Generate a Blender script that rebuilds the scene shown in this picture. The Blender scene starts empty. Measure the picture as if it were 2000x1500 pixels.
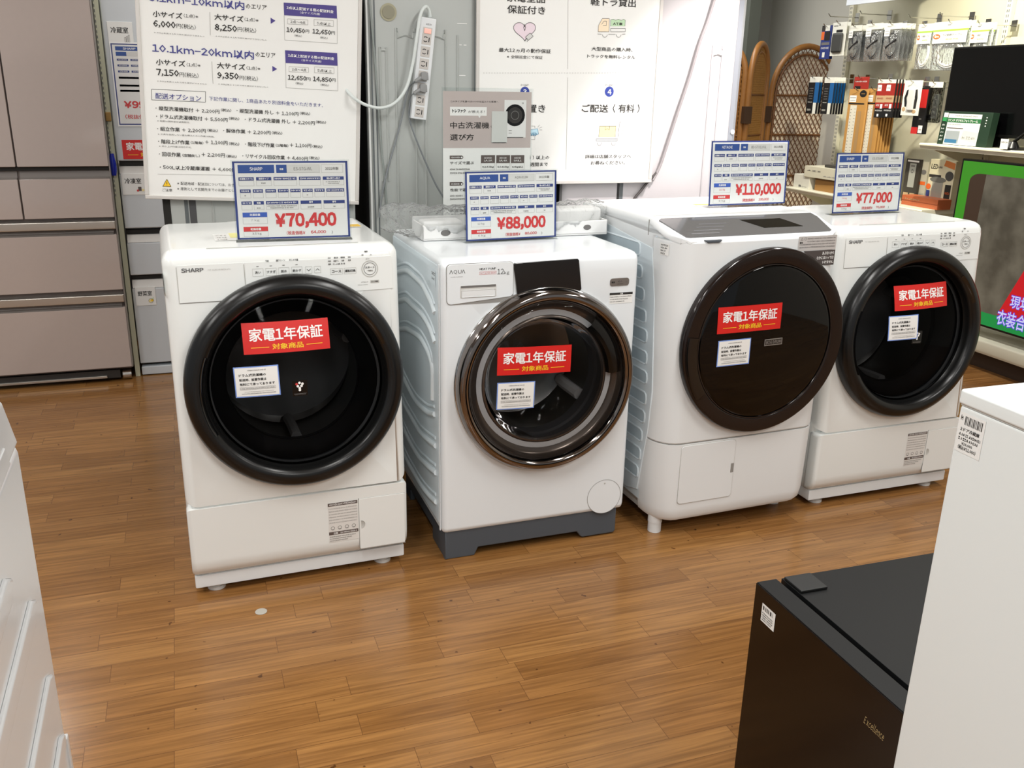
import bpy, bmesh, math, random
from mathutils import Vector, Matrix
R = math.radians
rnd = random.Random(7)
SC = bpy.context.scene
COL = SC.collection

# ------------------------------------------------------------------ camera
cam = bpy.data.cameras.new('camera'); cam_ob = bpy.data.objects.new('camera', cam); COL.objects.link(cam_ob)
cam.sensor_fit = 'HORIZONTAL'; cam.sensor_width = 36.0; cam.lens = 1758.0/2000*36
cam.shift_x = 25/2000; cam.clip_start = 0.02
_p, _r = R(18.21), R(.95)
_rz = Matrix.Rotation(R(-18), 3, 'Z')
_right = _rz @ Vector((1, 0, 0)); _fwd = _rz @ Vector((0, math.cos(_p), -math.sin(_p))); _up = _rz @ Vector((0, math.sin(_p), math.cos(_p)))
_rc = math.cos(_r)*_right + math.sin(_r)*_up; _uc = math.cos(_r)*_up - math.sin(_r)*_right
_m = Matrix((_rc, _uc, -_fwd)).transposed().to_4x4(); _m.translation = (0, 0, 1.42)
cam_ob.matrix_world = _m
SC.camera = cam_ob
# ------------------------------------------------------------------ world, exposure, lights
SC.view_settings.view_transform = 'Standard'; SC.view_settings.look = 'None'
SC.view_settings.gamma = 1.0; SC.view_settings.use_curve_mapping = False
SC.view_settings.exposure = 0.85
SC.cycles.use_denoising = True
w = bpy.data.worlds.new('world'); SC.world = w; w.use_nodes = True
w.node_tree.nodes['Background'].inputs[0].default_value = (.93, .97, 1, 1)
w.node_tree.nodes['Background'].inputs[1].default_value = .22
def area(name, loc, sx, sy, power, col=(1, .985, .955), rot=(0, 0, 0)):
    l = bpy.data.lights.new(name, 'AREA'); l.shape = 'RECTANGLE'; l.size = sx; l.size_y = sy; l.energy = power; l.color = col
    o = bpy.data.objects.new(name, l); COL.objects.link(o); o.location = loc; o.rotation_euler = rot; return o
CEIL = 2.8
TUBE_AND_FILL_ROWS = [(-2.3, 1.0, 20), (-1.2, 2.7, 10), (-.35, .9, 17), (-.35, -1.6, 20), (-2.3, 3.4, 14), (1.45, -.9, 20), (1.45, 1.55, 17), (3.1, 2.6, 13), (3.1, .3, 16), (3.1, 5.0, 12), (.3, 4.6, 10), (3.3, 6.2, 11), (-1.3, 6.1, 12)]  # some unseen tubes are added only to brighten the left and back
for tx, ty, pw in TUBE_AND_FILL_ROWS:
    area('ceiling_tube_and_fill_light', (tx, ty, CEIL-.10), .16, 1.2, pw)
def spot(name, loc, tgt, power, size, col, blend=.6):
    l = bpy.data.lights.new(name, 'SPOT'); l.energy = power; l.spot_size = R(size); l.spot_blend = blend; l.color = col; l.shadow_soft_size = .04
    o = bpy.data.objects.new(name, l); COL.objects.link(o); o.location = loc
    o.rotation_euler = (Vector(tgt)-Vector(loc)).to_track_quat('-Z', 'Y').to_euler(); return o
spot('ceiling_spot_light', (2.15, 2.45, 2.62), (1.74, 3.21, .98), 130, 38, (1, .92, .89))
spot('ceiling_spot_light', (3.2, 3.6, 2.62), (4.35, 4.5, 1.2), 130, 70, (1, .93, .74))

# ------------------------------------------------------------------ materials
def lin(c): return c/12.92 if c <= .04045 else ((c+.055)/1.055)**2.4
def C(h): return tuple(lin(int(h[i:i+2], 16)/255) for i in (0, 2, 4))+(1,)
MATS = {}
def mat(name, col, rough=.45, metal=0., coat=0., emit=0., spec=.5, noise=0., nscale=30.):
    if name in MATS: return MATS[name]
    m = bpy.data.materials.new(name); m.use_nodes = True; nt = m.node_tree; b = nt.nodes['Principled BSDF']
    c = C(col) if isinstance(col, str) else tuple(col)+(1,)
    b.inputs['Base Color'].default_value = c; b.inputs['Roughness'].default_value = rough; b.inputs['Metallic'].default_value = metal
    b.inputs['Coat Weight'].default_value = coat; b.inputs['Coat Roughness'].default_value = .05; b.inputs['Specular IOR Level'].default_value = spec
    if emit: b.inputs['Emission Color'].default_value = c; b.inputs['Emission Strength'].default_value = emit
    if noise:
        n = nt.nodes.new('ShaderNodeTexNoise'); n.inputs['Scale'].default_value = nscale; n.inputs['Detail'].default_value = 4
        tc = nt.nodes.new('ShaderNodeTexCoord'); nt.links.new(tc.outputs['Object'], n.inputs['Vector'])
        mx = nt.nodes.new('ShaderNodeMix'); mx.data_type = 'RGBA'
        mx.inputs['A'].default_value = tuple(x*(1-noise) for x in c[:3])+(1,); mx.inputs['B'].default_value = tuple(min(1, x*(1+noise)) for x in c[:3])+(1,)
        nt.links.new(n.outputs['Fac'], mx.inputs['Factor']); nt.links.new(mx.outputs['Result'], b.inputs['Base Color'])
    MATS[name] = m; return m
def clear(name, tint, gloss=.12, rough=.03, bump=0., bscale=40., haze=0.):
    """tinted see-through sheet with a mirror-like surface"""
    if name in MATS: return MATS[name]
    m = bpy.data.materials.new(name); m.use_nodes = True; nt = m.node_tree
    for n in list(nt.nodes): nt.nodes.remove(n)
    o = nt.nodes.new('ShaderNodeOutputMaterial'); t = nt.nodes.new('ShaderNodeBsdfTransparent'); g = nt.nodes.new('ShaderNodeBsdfGlossy')
    t.inputs[0].default_value = tuple(tint)+(1,); g.inputs['Roughness'].default_value = rough
    lw = nt.nodes.new('ShaderNodeLayerWeight'); lw.inputs['Blend'].default_value = gloss
    mx = nt.nodes.new('ShaderNodeMixShader')
    nt.links.new(lw.outputs['Fresnel'], mx.inputs[0]); nt.links.new(t.outputs[0], mx.inputs[1]); nt.links.new(g.outputs[0], mx.inputs[2])
    if haze:     # a little milky scatter in thin film
        df = nt.nodes.new('ShaderNodeBsdfDiffuse'); df.inputs[0].default_value = (.9, .92, .92, 1); m2 = nt.nodes.new('ShaderNodeMixShader'); m2.inputs[0].default_value = haze
        nt.links.new(mx.outputs[0], m2.inputs[1]); nt.links.new(df.outputs[0], m2.inputs[2]); nt.links.new(m2.outputs[0], o.inputs[0])
    else: nt.links.new(mx.outputs[0], o.inputs[0])
    if bump:
        n = nt.nodes.new('ShaderNodeTexNoise'); n.inputs['Scale'].default_value = bscale; n.inputs['Detail'].default_value = 3
        bp = nt.nodes.new('ShaderNodeBump'); bp.inputs['Strength'].default_value = bump; bp.inputs['Distance'].default_value = .02
        tc = nt.nodes.new('ShaderNodeTexCoord'); nt.links.new(tc.outputs['Object'], n.inputs['Vector'])
        nt.links.new(n.outputs['Fac'], bp.inputs['Height']); nt.links.new(bp.outputs[0], g.inputs['Normal']); nt.links.new(bp.outputs[0], lw.inputs['Normal'])
    MATS[name] = m; return m
WHITE = mat('white_enamel', 'E9ECEA', .22, coat=.3)
WHITE2 = mat('cool_white_enamel', 'E6EBEE', .25, coat=.25)
WHITE3 = mat('warm_white_plastic', 'E3E6E7', .3)
PALEBLUE = mat('pale_blue_steel', 'D9E4EA', .35)
PALEGREY = mat('light_grey_plastic', 'CFCFCC', .4)
SEAM = mat('seam_grey', '8E8C88', .6)
SEAM2 = mat('faint_seam_grey', 'B9B9B4', .6)
BLACKGLOSS = mat('black_gloss_plastic', '0B0B0C', .16, coat=.4)
BLACKSATIN = mat('black_satin_plastic', '111111', .27, spec=.4)
BROWNGLOSS = mat('dark_brown_gloss', '120B0A', .06, coat=.6)
BROWNRING = mat('brown_black_ring', '1C1412', .14, spec=.4)
LENS = mat('black_lens', '040303', .03, spec=.35)
CHARCOAL = mat('charcoal_plastic', '4B5158', .5)
DARK = mat('dark_gap', '15130F', .7)
STEEL = mat('drum_steel', '8C8C88', .28, metal=1)
BRONZE = mat('bronze_chrome', '857E7A', .09, metal=1)
CHROME = mat('chrome', 'C9C9C8', .12, metal=1)
RUBBER = mat('grey_gasket', '3B3C3D', .6)
PAPER = mat('paper_white', 'EBEBE8', .5)
CARDPAPER = mat('card_paper', 'E2E2E0', .45)
INK = mat('ink_black', '2B2826', .6)
INKGREY = mat('ink_grey', '6E6C6A', .6)
INKFAINT = mat('ink_faint', 'A3A19E', .6)
NAVY = mat('ink_navy', '45478C', .55)
PURPLE = mat('ink_purple', '4A3F86', .55)
BLUE = mat('card_blue', '2F4F93', .5)
BLUE2 = mat('card_bright_blue', '3C5DB4', .5)
FRAMEBLUE = mat('frame_blue', '33427F', .5)
RED = mat('sticker_red', 'D0211C', .4)
REDINK = mat('price_red', 'CC3A3C', .5)
YELLOW = mat('sticker_yellow', 'F5C728', .5)
TXTWHITE = mat('ink_white', 'F4F4F2', .5)
BORDERBLUE = mat('notice_border_blue', '7C9BE0', .5)
LEAFGREY = mat('leaflet_grey', 'BDB1AD', .5)
LEAFBROWN = mat('leaflet_brown', '5F5450', .5)
ACRYLIC = clear('clear_acrylic', (.96, .97, .97), .05)
SMOKE = clear('smoked_glass', (.22, .22, .225), .08)
SMOKE2 = clear('tinted_glass', (.72, .71, .71), .12)
FILM = clear('plastic_film', (.985, .99, .99), .16, .14, bump=.7, bscale=60, haze=.09)
BAGFILM = clear('hanging_bag_film', (.90, .92, .92), .18, .14, bump=.4, bscale=60, haze=.07)
CREAM = mat('cream_shelf_enamel', 'D9D6C2', .4)
BACKGREY = mat('galvanised_back_panel', 'B2B6B3', .42, metal=.1, noise=.06, nscale=6)
BACKLIGHT = mat('pale_back_panel', 'C4C0C2', .4, metal=.1, noise=.05, nscale=8)

# ------------------------------------------------------------------ builders
class MB:
    """collects faces (with a material each) and links them as ONE mesh object"""
    def __init__(s): s.v = []; s.f = []; s.m = []; s.mats = []
    def mi(s, m):
        if m not in s.mats: s.mats.append(m)
        return s.mats.index(m)
    def add(s, vs, fs, m):
        o = len(s.v); s.v += [tuple(x) for x in vs]; k = s.mi(m)
        for f in fs: s.f.append(tuple(i+o for i in f)); s.m.append(k)
        return s
    def box(s, x0, x1, y0, y1, z0, z1, m, bev=0, seg=2, mtx=None):
        bm = bmesh.new(); bmesh.ops.create_cube(bm, size=1)
        for v in bm.verts: v.co = Vector(((x0+x1)/2+v.co.x*(x1-x0), (y0+y1)/2+v.co.y*(y1-y0), (z0+z1)/2+v.co.z*(z1-z0)))
        if bev: bmesh.ops.bevel(bm, geom=bm.edges[:], offset=bev, segments=seg, affect='EDGES', profile=.5)
        return s.bm(bm, m, mtx)
    def bm(s, bm, m, mtx=None):
        if mtx is not None: bmesh.ops.transform(bm, matrix=mtx, verts=bm.verts[:])
        bm.verts.index_update(); s.add([v.co[:] for v in bm.verts], [[v.index for v in f.verts] for f in bm.faces], m); bm.free(); return s
    def prism(s, pts, axis, a, b, m, bev=0, seg=3, mtx=None, capbev=True):
        """2-D outline pts pushed along axis from a to b; bev rounds the rims of the two caps"""
        bm = bmesh.new(); A = []; B = []
        def mk(p, t): return {'x': (t, p[0], p[1]), 'y': (p[0], t, p[1]), 'z': (p[0], p[1], t)}[axis]
        for p in pts: A.append(bm.verts.new(mk(p, a)))
        for p in pts: B.append(bm.verts.new(mk(p, b)))
        n = len(pts); ca = bm.faces.new(A[::-1]); cb = bm.faces.new(B)
        for i in range(n): bm.faces.new((A[i], A[(i+1) % n], B[(i+1) % n], B[i]))
        bmesh.ops.recalc_face_normals(bm, faces=bm.faces[:])
        if bev:
            es = set(ca.edges[:]) | set(cb.edges[:]) if capbev else set(bm.edges[:])
            bmesh.ops.bevel(bm, geom=list(es), offset=bev, segments=seg, affect='EDGES', profile=.5)
        return s.bm(bm, m, mtx)
    def lathe(s, prof, frame, m, n=72, a0=0., a1=360.):
        """profile (radius, height) turned round frame=(centre, xdir, ydir, axis)"""
        c, ex, ey, ez = [Vector(q) for q in frame]; full = abs(a1-a0) >= 360
        vs = []; k = n if full else n+1
        for i in range(k):
            t = R(a0+(a1-a0)*i/n); d = ex*math.cos(t)+ey*math.sin(t)
            for r, h in prof: vs.append(c+d*r+ez*h)
        q = len(prof); fs = []
        for i in range(n):
            j = (i+1) % k
            for a in range(q-1):
                fs.append((i*q+a, j*q+a, j*q+a+1, i*q+a+1))
        return s.add(vs, fs, m)
    def cyl(s, c, r, h, m, axis='z', n=20, r2=None, cap=True):
        ez = Vector({'x': (1, 0, 0), 'y': (0, 1, 0), 'z': (0, 0, 1)}[axis]) if isinstance(axis, str) else Vector(axis).normalized()
        ex = ez.orthogonal().normalized(); ey = ez.cross(ex); r2 = r if r2 is None else r2; c = Vector(c)
        vs = [c+(ex*math.cos(2*math.pi*i/n)+ey*math.sin(2*math.pi*i/n))*r for i in range(n)]+[c+ez*h+(ex*math.cos(2*math.pi*i/n)+ey*math.sin(2*math.pi*i/n))*r2 for i in range(n)]
        fs = [(i, (i+1) % n, n+(i+1) % n, n+i) for i in range(n)]
        if cap: fs += [tuple(range(n))[::-1], tuple(range(n, 2*n))]
        return s.add(vs, fs, m)
    def tube(s, pts, r, m, n=8, smooth=0, closed=False, flat=None):
        P = [Vector(p) for p in pts]
        if smooth: P = catmull(P, smooth)
        vs = []; up = Vector((0, 0, 1)); N = len(P)
        prev = None
        for i, p in enumerate(P):
            t = (P[(i+1) % N]-P[i-1]) if closed else (P[min(i+1, N-1)]-P[max(i-1, 0)]); t.normalize()
            if prev is None:
                a = t.cross(up)
                if a.length < 1e-3: a = t.cross(Vector((1, 0, 0)))
            else: a = prev-t*prev.dot(t)
            a.normalize(); prev = a.copy(); b = t.cross(a)
            for k in range(n):
                q = 2*math.pi*k/n; vs.append(p+(a*math.cos(q)+b*math.sin(q))*r)
        fs = []
        for i in range(N if closed else N-1):
            for k in range(n): fs.append((i*n+k, i*n+(k+1) % n, ((i+1) % N)*n+(k+1) % n, ((i+1) % N)*n+k))
        if not closed: fs += [tuple(range(n))[::-1], tuple(range((N-1)*n, N*n))]
        return s.add(vs, fs, m)
    def build(s, name, parent=None, ang=38, loc=None, rz=0):
        me = bpy.data.meshes.new(name); me.from_pydata(s.v, [], s.f)
        for m in s.mats: me.materials.append(m)
        me.polygons.foreach_set('material_index', s.m)
        bm = bmesh.new(); bm.from_mesh(me); bmesh.ops.recalc_face_normals(bm, faces=bm.faces[:]); bm.to_mesh(me); bm.free()
        me.polygons.foreach_set('use_smooth', [True]*len(me.polygons)); me.set_sharp_from_angle(angle=R(ang)); me.update()
        o = bpy.data.objects.new(name, me); COL.objects.link(o)
        if not isinstance(s, Print): wn = o.modifiers.new('weighted_normals', 'WEIGHTED_NORMAL'); wn.keep_sharp = True
        if parent is not None: o.parent = parent
        if loc is not None: o.location = loc; o.rotation_euler = (0, 0, R(rz))
        return o
def catmull(P, k):
    out = []
    for i in range(len(P)-1):
        a = P[max(i-1, 0)]; b = P[i]; c = P[i+1]; d = P[min(i+2, len(P)-1)]
        for j in range(k):
            t = j/k; out.append(.5*((2*b)+(c-a)*t+(2*a-5*b+4*c-d)*t*t+(3*b-a-3*c+d)*t**3))
    out.append(P[-1]); return out
def rrect(x0, x1, y0, y1, r, n=5):
    pts = []
    for cx, cy, a in ((x1-r, y1-r, 0), (x0+r, y1-r, 90), (x0+r, y0+r, 180), (x1-r, y0+r, 270)):
        for i in range(n+1): t = R(a+90*i/n); pts.append((cx+r*math.cos(t), cy+r*math.sin(t)))
    return pts
_tc = {}; _gc = {}
FULL = {c: chr(ord(c)+0xFEE0) for c in '0123456789ABCDEFGHIJKLMNOPQRSTUVWXYZabcdefghijklmnopqrstuvwxyz,.()!'}; FULL['¥'] = '\uffe5'
def glyph(ch, res, shear):
    k = (ch, res, shear)
    if k not in _gc:
        c = bpy.data.curves.new('lettering', 'FONT'); c.body = FULL.get(ch, ch); c.resolution_u = res; c.shear = shear
        o = bpy.data.objects.new('lettering', c); me = bpy.data.meshes.new_from_object(o)
        vs = [(v.co.x, v.co.y) for v in me.vertices]; fs = [tuple(p.vertices) for p in me.polygons]
        bpy.data.objects.remove(o); bpy.data.curves.remove(c); bpy.data.meshes.remove(me); _gc[k] = (vs, fs)
    return _gc[k]
def text_mesh(body, off=0., res=2, shear=0.):
    """one line of lettering, set glyph by glyph so that latin figures share the face of the kanji"""
    k = (body, res, shear)
    if k not in _tc:
        pen = 0.; V = []; F = []
        for ch in body:
            if ch in ' \u3000': pen += .33; continue
            vs, fs = glyph(ch, res, shear)
            if not vs: pen += .5; continue
            x0 = min(v[0] for v in vs); x1 = max(v[0] for v in vs)
            if ord(ch) < 0x2E80 and ch != '※':
                if ch.isdigit(): adv = .60; dx = pen+adv/2-(x0+x1)/2
                else: adv = x1-x0+.10; dx = pen+.05-x0
            else:
                adv = max(.98, x1-x0+.06); dx = pen+(adv-.98)/2-(0 if x0 < .98 else 0)
            n = len(V); V += [(x+dx, y) for x, y in vs]; F += [tuple(i+n for i in f) for f in fs]; pen += adv
        x0 = min(v[0] for v in V); x1 = max(v[0] for v in V); y0 = min(v[1] for v in V); y1 = max(v[1] for v in V)
        _tc[k] = (V, F, x0, max(x1-x0, 1e-4), y0, max(y1-y0, 1e-4))
    return _tc[k]
class Print(MB):
    """flat print: everything lies in (a, b) sheet coordinates, fn(a, b, lift) puts it on its surface"""
    def __init__(s, fn, lift=.0004): super().__init__(); s.fn = fn; s.l = lift
    def poly(s, pts, m, lay=1): return s.add([s.fn(a, b, s.l*lay) for a, b in pts], [tuple(range(len(pts)))], m)
    def rect(s, a0, b0, a1, b1, m, lay=1, nx=1, ny=1):
        vs = [s.fn(a0+(a1-a0)*i/nx, b0+(b1-b0)*j/ny, s.l*lay) for j in range(ny+1) for i in range(nx+1)]
        fs = [(j*(nx+1)+i, j*(nx+1)+i+1, (j+1)*(nx+1)+i+1, (j+1)*(nx+1)+i) for j in range(ny) for i in range(nx)]
        return s.add(vs, fs, m)
    def frame(s, a0, b0, a1, b1, t, m, lay=1, n=1):
        s.rect(a0, b0, a1, b0+t, m, lay, n); s.rect(a0, b1-t, a1, b1, m, lay, n); s.rect(a0, b0+t, a0+t, b1-t, m, lay, 1, n); return s.rect(a1-t, b0+t, a1, b1-t, m, lay, 1, n)
    def line(s, a0, b0, a1, b1, t, m, lay=2):
        d = Vector((a1-a0, b1-b0)); nrm = Vector((-d.y, d.x)).normalized()*t/2
        return s.poly([(a0-nrm.x, b0-nrm.y), (a1-nrm.x, b1-nrm.y), (a1+nrm.x, b1+nrm.y), (a0+nrm.x, b0+nrm.y)], m, lay)
    def path(s, pts, t, m, lay=2, closed=False):
        n = len(pts)
        for i in range(n if closed else n-1): s.line(*pts[i], *pts[(i+1) % n], t, m, lay)
        return s
    def disc(s, a, b, r, m, lay=2, n=24, ry=None):
        ry = r if ry is None else ry; return s.poly([(a+r*math.cos(2*math.pi*i/n), b+ry*math.sin(2*math.pi*i/n)) for i in range(n)], m, lay)
    def ring(s, a, b, r, t, m, lay=2, n=28, a0=0, a1=360, ry=None):
        ry = r if ry is None else ry
        for i in range(n):
            p, q = R(a0+(a1-a0)*i/n), R(a0+(a1-a0)*(i+1)/n)
            s.poly([(a+r*math.cos(p), b+ry*math.sin(p)), (a+r*math.cos(q), b+ry*math.sin(q)), (a+(r-t)*math.cos(q), b+(ry-t)*math.sin(q)), (a+(r-t)*math.cos(p), b+(ry-t)*math.sin(p))], m, lay)
        return s
    def text(s, body, a, b, wd, ht, m, bold=0., lay=3, res=2, shear=0.):
        """ink box of the lettering fits left a, bottom b, width wd, height ht"""
        vs, fs, x0, tw, y0, th = text_mesh(body, 0, res, shear)
        e = bold*.75; W_, H_ = tw+2*e, th+2*e      # heavier strokes: the outline is laid down a few times, shifted by a hair
        for i, (dx, dy) in enumerate(((-e, -e), (e, -e), (-e, e), (e, e)) if bold > .004 else ((0, 0),)):
            s.add([s.fn(a+(x-x0+e+dx)/W_*wd, b+(y-y0+e+dy)/H_*ht, s.l*(lay+i*.2)) for x, y in vs], fs, m)
        return s
    def ctext(s, body, a, b, ht, m, bold=0., lay=3, res=2, k=1.):
        vs, fs, x0, tw, y0, th = text_mesh(body, 0, res); wd = tw/th*ht*k
        return s.text(body, a-wd/2, b-ht/2, wd, ht, m, bold, lay, res)
    def greek(s, a0, b, a1, ht, m, lay=3, seed=0):
        """a row of print too small to read"""
        g = random.Random(seed*77+int(a0*1e4)+int(b*1e5)); a = a0; un = ht*.8
        while a < a1-un*.3:
            e = min(a1, a+un*g.uniform(.5, .9)); k = g.choice((0, 1, 2))
            if k == 0: s.rect(a, b, e, b+ht*.22, m, lay); s.rect(a, b+ht*.7, e, b+ht*.95, m, lay); s.rect(a+(e-a)*.4, b, a+(e-a)*.62, b+ht, m, lay)
            elif k == 1: s.rect(a, b+ht*.38, e, b+ht*.62, m, lay); s.rect(a, b, a+(e-a)*.25, b+ht, m, lay); s.rect(e-(e-a)*.2, b, e, b+ht*.8, m, lay)
            else: s.rect(a, b+ht*.1, e, b+ht*.32, m, lay); s.rect(a+(e-a)*.15, b+ht*.5, e, b+ht*.7, m, lay); s.rect(a+(e-a)*.5, b+ht*.1, a+(e-a)*.75, b+ht, m, lay)
            a = e+un*g.choice((.15, .18, .2, .5))
        return s
def flat(o, ea, eb, en):
    """sheet placement: origin, right, up, outward"""
    o, ea, eb, en = Vector(o), Vector(ea), Vector(eb), Vector(en)
    return lambda a, b, l: o+ea*a+eb*b+en*l

def thing(name, label, cat, loc=(0, 0, 0), rz=0, group=None):
    o = bpy.data.objects.new(name, None); COL.objects.link(o); o.empty_display_size = .05
    o.location = loc; o.rotation_euler = (0, 0, R(rz)); o['label'] = label; o['category'] = cat
    if group: o['group'] = group
    return o
def tag(o, label, cat, group=None):
    o['label'] = label; o['category'] = cat
    if group: o['group'] = group
    return o
def structure(o): o['kind'] = 'structure'; return o
def copy_tree(o, parent=None):
    c = o.copy(); COL.objects.link(c)
    if parent is not None: c.parent = parent
    for ch in list(o.children): copy_tree(ch, c)
    return c
def origin_to(o, loc):
    """moves a one-mesh thing's origin to loc, leaving its shape where it stands"""
    o.data.transform(Matrix.Translation(-Vector(loc))); o.location = loc; return o
def boolean_cut(o, cutter_mb):
    o.modifiers.clear(); c = cutter_mb.build('cutter'); md = o.modifiers.new('cut', 'BOOLEAN'); md.object = c; md.operation = 'DIFFERENCE'; md.solver = 'EXACT'
    par = o.parent; o.parent = None
    bpy.context.view_layer.update(); me = bpy.data.meshes.new_from_object(o.evaluated_get(bpy.context.evaluated_depsgraph_get()))
    o.modifiers.clear(); o.data = me; o.parent = par; bpy.data.objects.remove(c)
    me.polygons.foreach_set('use_smooth', [True]*len(me.polygons)); me.set_sharp_from_angle(angle=R(38))
    wn = o.modifiers.new('weighted_normals', 'WEIGHTED_NORMAL'); wn.keep_sharp = True

# ------------------------------------------------------------------ the room
def floor_mat():
    m = bpy.data.materials.new('wood_plank_vinyl'); m.use_nodes = True; nt = m.node_tree; L = nt.links.new; b = nt.nodes['Principled BSDF']
    N = lambda t: nt.nodes.new(t)
    tc = N('ShaderNodeTexCoord'); mp = N('ShaderNodeMapping'); mp.inputs['Rotation'].default_value[2] = R(-1.2); mp.inputs['Location'].default_value = (.13, .03, 0); L(tc.outputs['Object'], mp.inputs[0])
    br = N('ShaderNodeTexBrick'); br.offset = .37; br.offset_frequency = 2; br.squash = 1.25; br.squash_frequency = 3
    for k, v in (('Scale', 1.), ('Mortar Size', .0007), ('Mortar Smooth', .3), ('Brick Width', .41), ('Row Height', .076), ('Bias', 0.)): br.inputs[k].default_value = v
    br.inputs['Color1'].default_value = (0, 0, 0, 1); br.inputs['Color2'].default_value = (1, 1, 1, 1); br.inputs['Mortar'].default_value = (.5, .5, .5, 1); L(mp.outputs[0], br.inputs[0])
    ramp = N('ShaderNodeValToRGB'); e = ramp.color_ramp.elements; e[0].color = C('8D6336'); e[1].color = C('9D7242'); e[0].position = .1; e[1].position = .9
    mid = ramp.color_ramp.elements.new(.5); mid.color = C('956A3C'); L(br.outputs['Color'], ramp.inputs[0])
    # grain: stretched noise along the plank, shifted from plank to plank
    sep = N('ShaderNodeVectorMath'); sep.operation = 'MULTIPLY'; sep.inputs[1].default_value = (2.2, 55, 1); L(mp.outputs[0], sep.inputs[0])
    ad = N('ShaderNodeVectorMath'); ad.operation = 'ADD'; L(sep.outputs[0], ad.inputs[0])
    sc = N('ShaderNodeVectorMath'); sc.operation = 'SCALE'; sc.inputs['Scale'].default_value = 40; L(br.outputs['Color'], sc.inputs[0]); L(sc.outputs[0], ad.inputs[1])
    g = N('ShaderNodeTexNoise'); g.inputs['Scale'].default_value = 1.6; g.inputs['Detail'].default_value = 6; g.inputs['Distortion'].default_value = .9; L(ad.outputs[0], g.inputs['Vector'])
    gr = N('ShaderNodeValToRGB'); gr.color_ramp.elements[0].position = .33; gr.color_ramp.elements[0].color = (.52, .47, .43, 1); gr.color_ramp.elements[1].position = .72; gr.color_ramp.elements[1].color = (1.12, 1.1, 1.06, 1); L(g.outputs['Fac'], gr.inputs[0])
    m1 = N('ShaderNodeMix'); m1.data_type = 'RGBA'; m1.blend_type = 'MULTIPLY'; m1.inputs['Factor'].default_value = .8; L(ramp.outputs[0], m1.inputs['A']); L(gr.outputs[0], m1.inputs['B'])
    # broad wear
    n2 = N('ShaderNodeTexNoise'); n2.inputs['Scale'].default_value = 1.7; n2.inputs['Detail'].default_value = 3; L(mp.outputs[0], n2.inputs['Vector'])
    # dark scuffs: sparse small spots
    vo = N('ShaderNodeTexNoise'); vo.inputs['Scale'].default_value = 32; vo.inputs['Detail'].default_value = 2; L(mp.outputs[0], vo.inputs['Vector'])
    vr = N('ShaderNodeValToRGB'); vr.color_ramp.elements[0].position = .715; vr.color_ramp.elements[0].color = (1, 1, 1, 1); vr.color_ramp.elements[1].position = .75; vr.color_ramp.elements[1].color = (.30, .24, .2, 1); L(vo.outputs['Fac'], vr.inputs[0])
    m2 = N('ShaderNodeMix'); m2.data_type = 'RGBA'; m2.blend_type = 'MULTIPLY'; m2.inputs['Factor'].default_value = .9; L(m1.outputs['Result'], m2.inputs['A']); L(vr.outputs[0], m2.inputs['B'])
    m3 = N('ShaderNodeMix'); m3.data_type = 'RGBA'; m3.blend_type = 'MIX'; L(br.outputs['Fac'], m3.inputs['Factor']); L(m2.outputs['Result'], m3.inputs['A']); m3.inputs['B'].default_value = C('5A3A1F')
    L(m3.outputs['Result'], b.inputs['Base Color'])
    rr = N('ShaderNodeMapRange'); rr.inputs['To Min'].default_value = .15; rr.inputs['To Max'].default_value = .27; L(n2.outputs['Fac'], rr.inputs['Value']); L(rr.outputs[0], b.inputs['Roughness'])
    b.inputs['Specular IOR Level'].default_value = .5
    bp = N('ShaderNodeBump'); bp.inputs['Strength'].default_value = .12; bp.inputs['Distance'].default_value = .002; L(g.outputs['Fac'], bp.inputs['Height']); L(bp.outputs[0], b.inputs['Normal'])
    return m
structure(MB().box(-4.5, 4.7, -2.5, 7.1, -.1, 0, floor_mat()).build('floor'))
WALLM = mat('far_wall_paint', 'A9AAA4', .7, noise=.03, nscale=3)
structure(MB().box(-4.5, 4.7, 7.0, 7.1, 0, CEIL, WALLM).build('wall_back'))
structure(MB().box(4.6, 4.7, -2.5, 7.0, 0, CEIL, mat('side_wall_paint', 'C9C8BE', .7, noise=.03, nscale=3)).build('wall_right'))
structure(MB().box(-4.5, 4.7, -2.5, 7.1, CEIL, CEIL+.1, mat('ceiling_board', 'B4B2AC', .8, noise=.03, nscale=8)).build('ceiling'))

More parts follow.
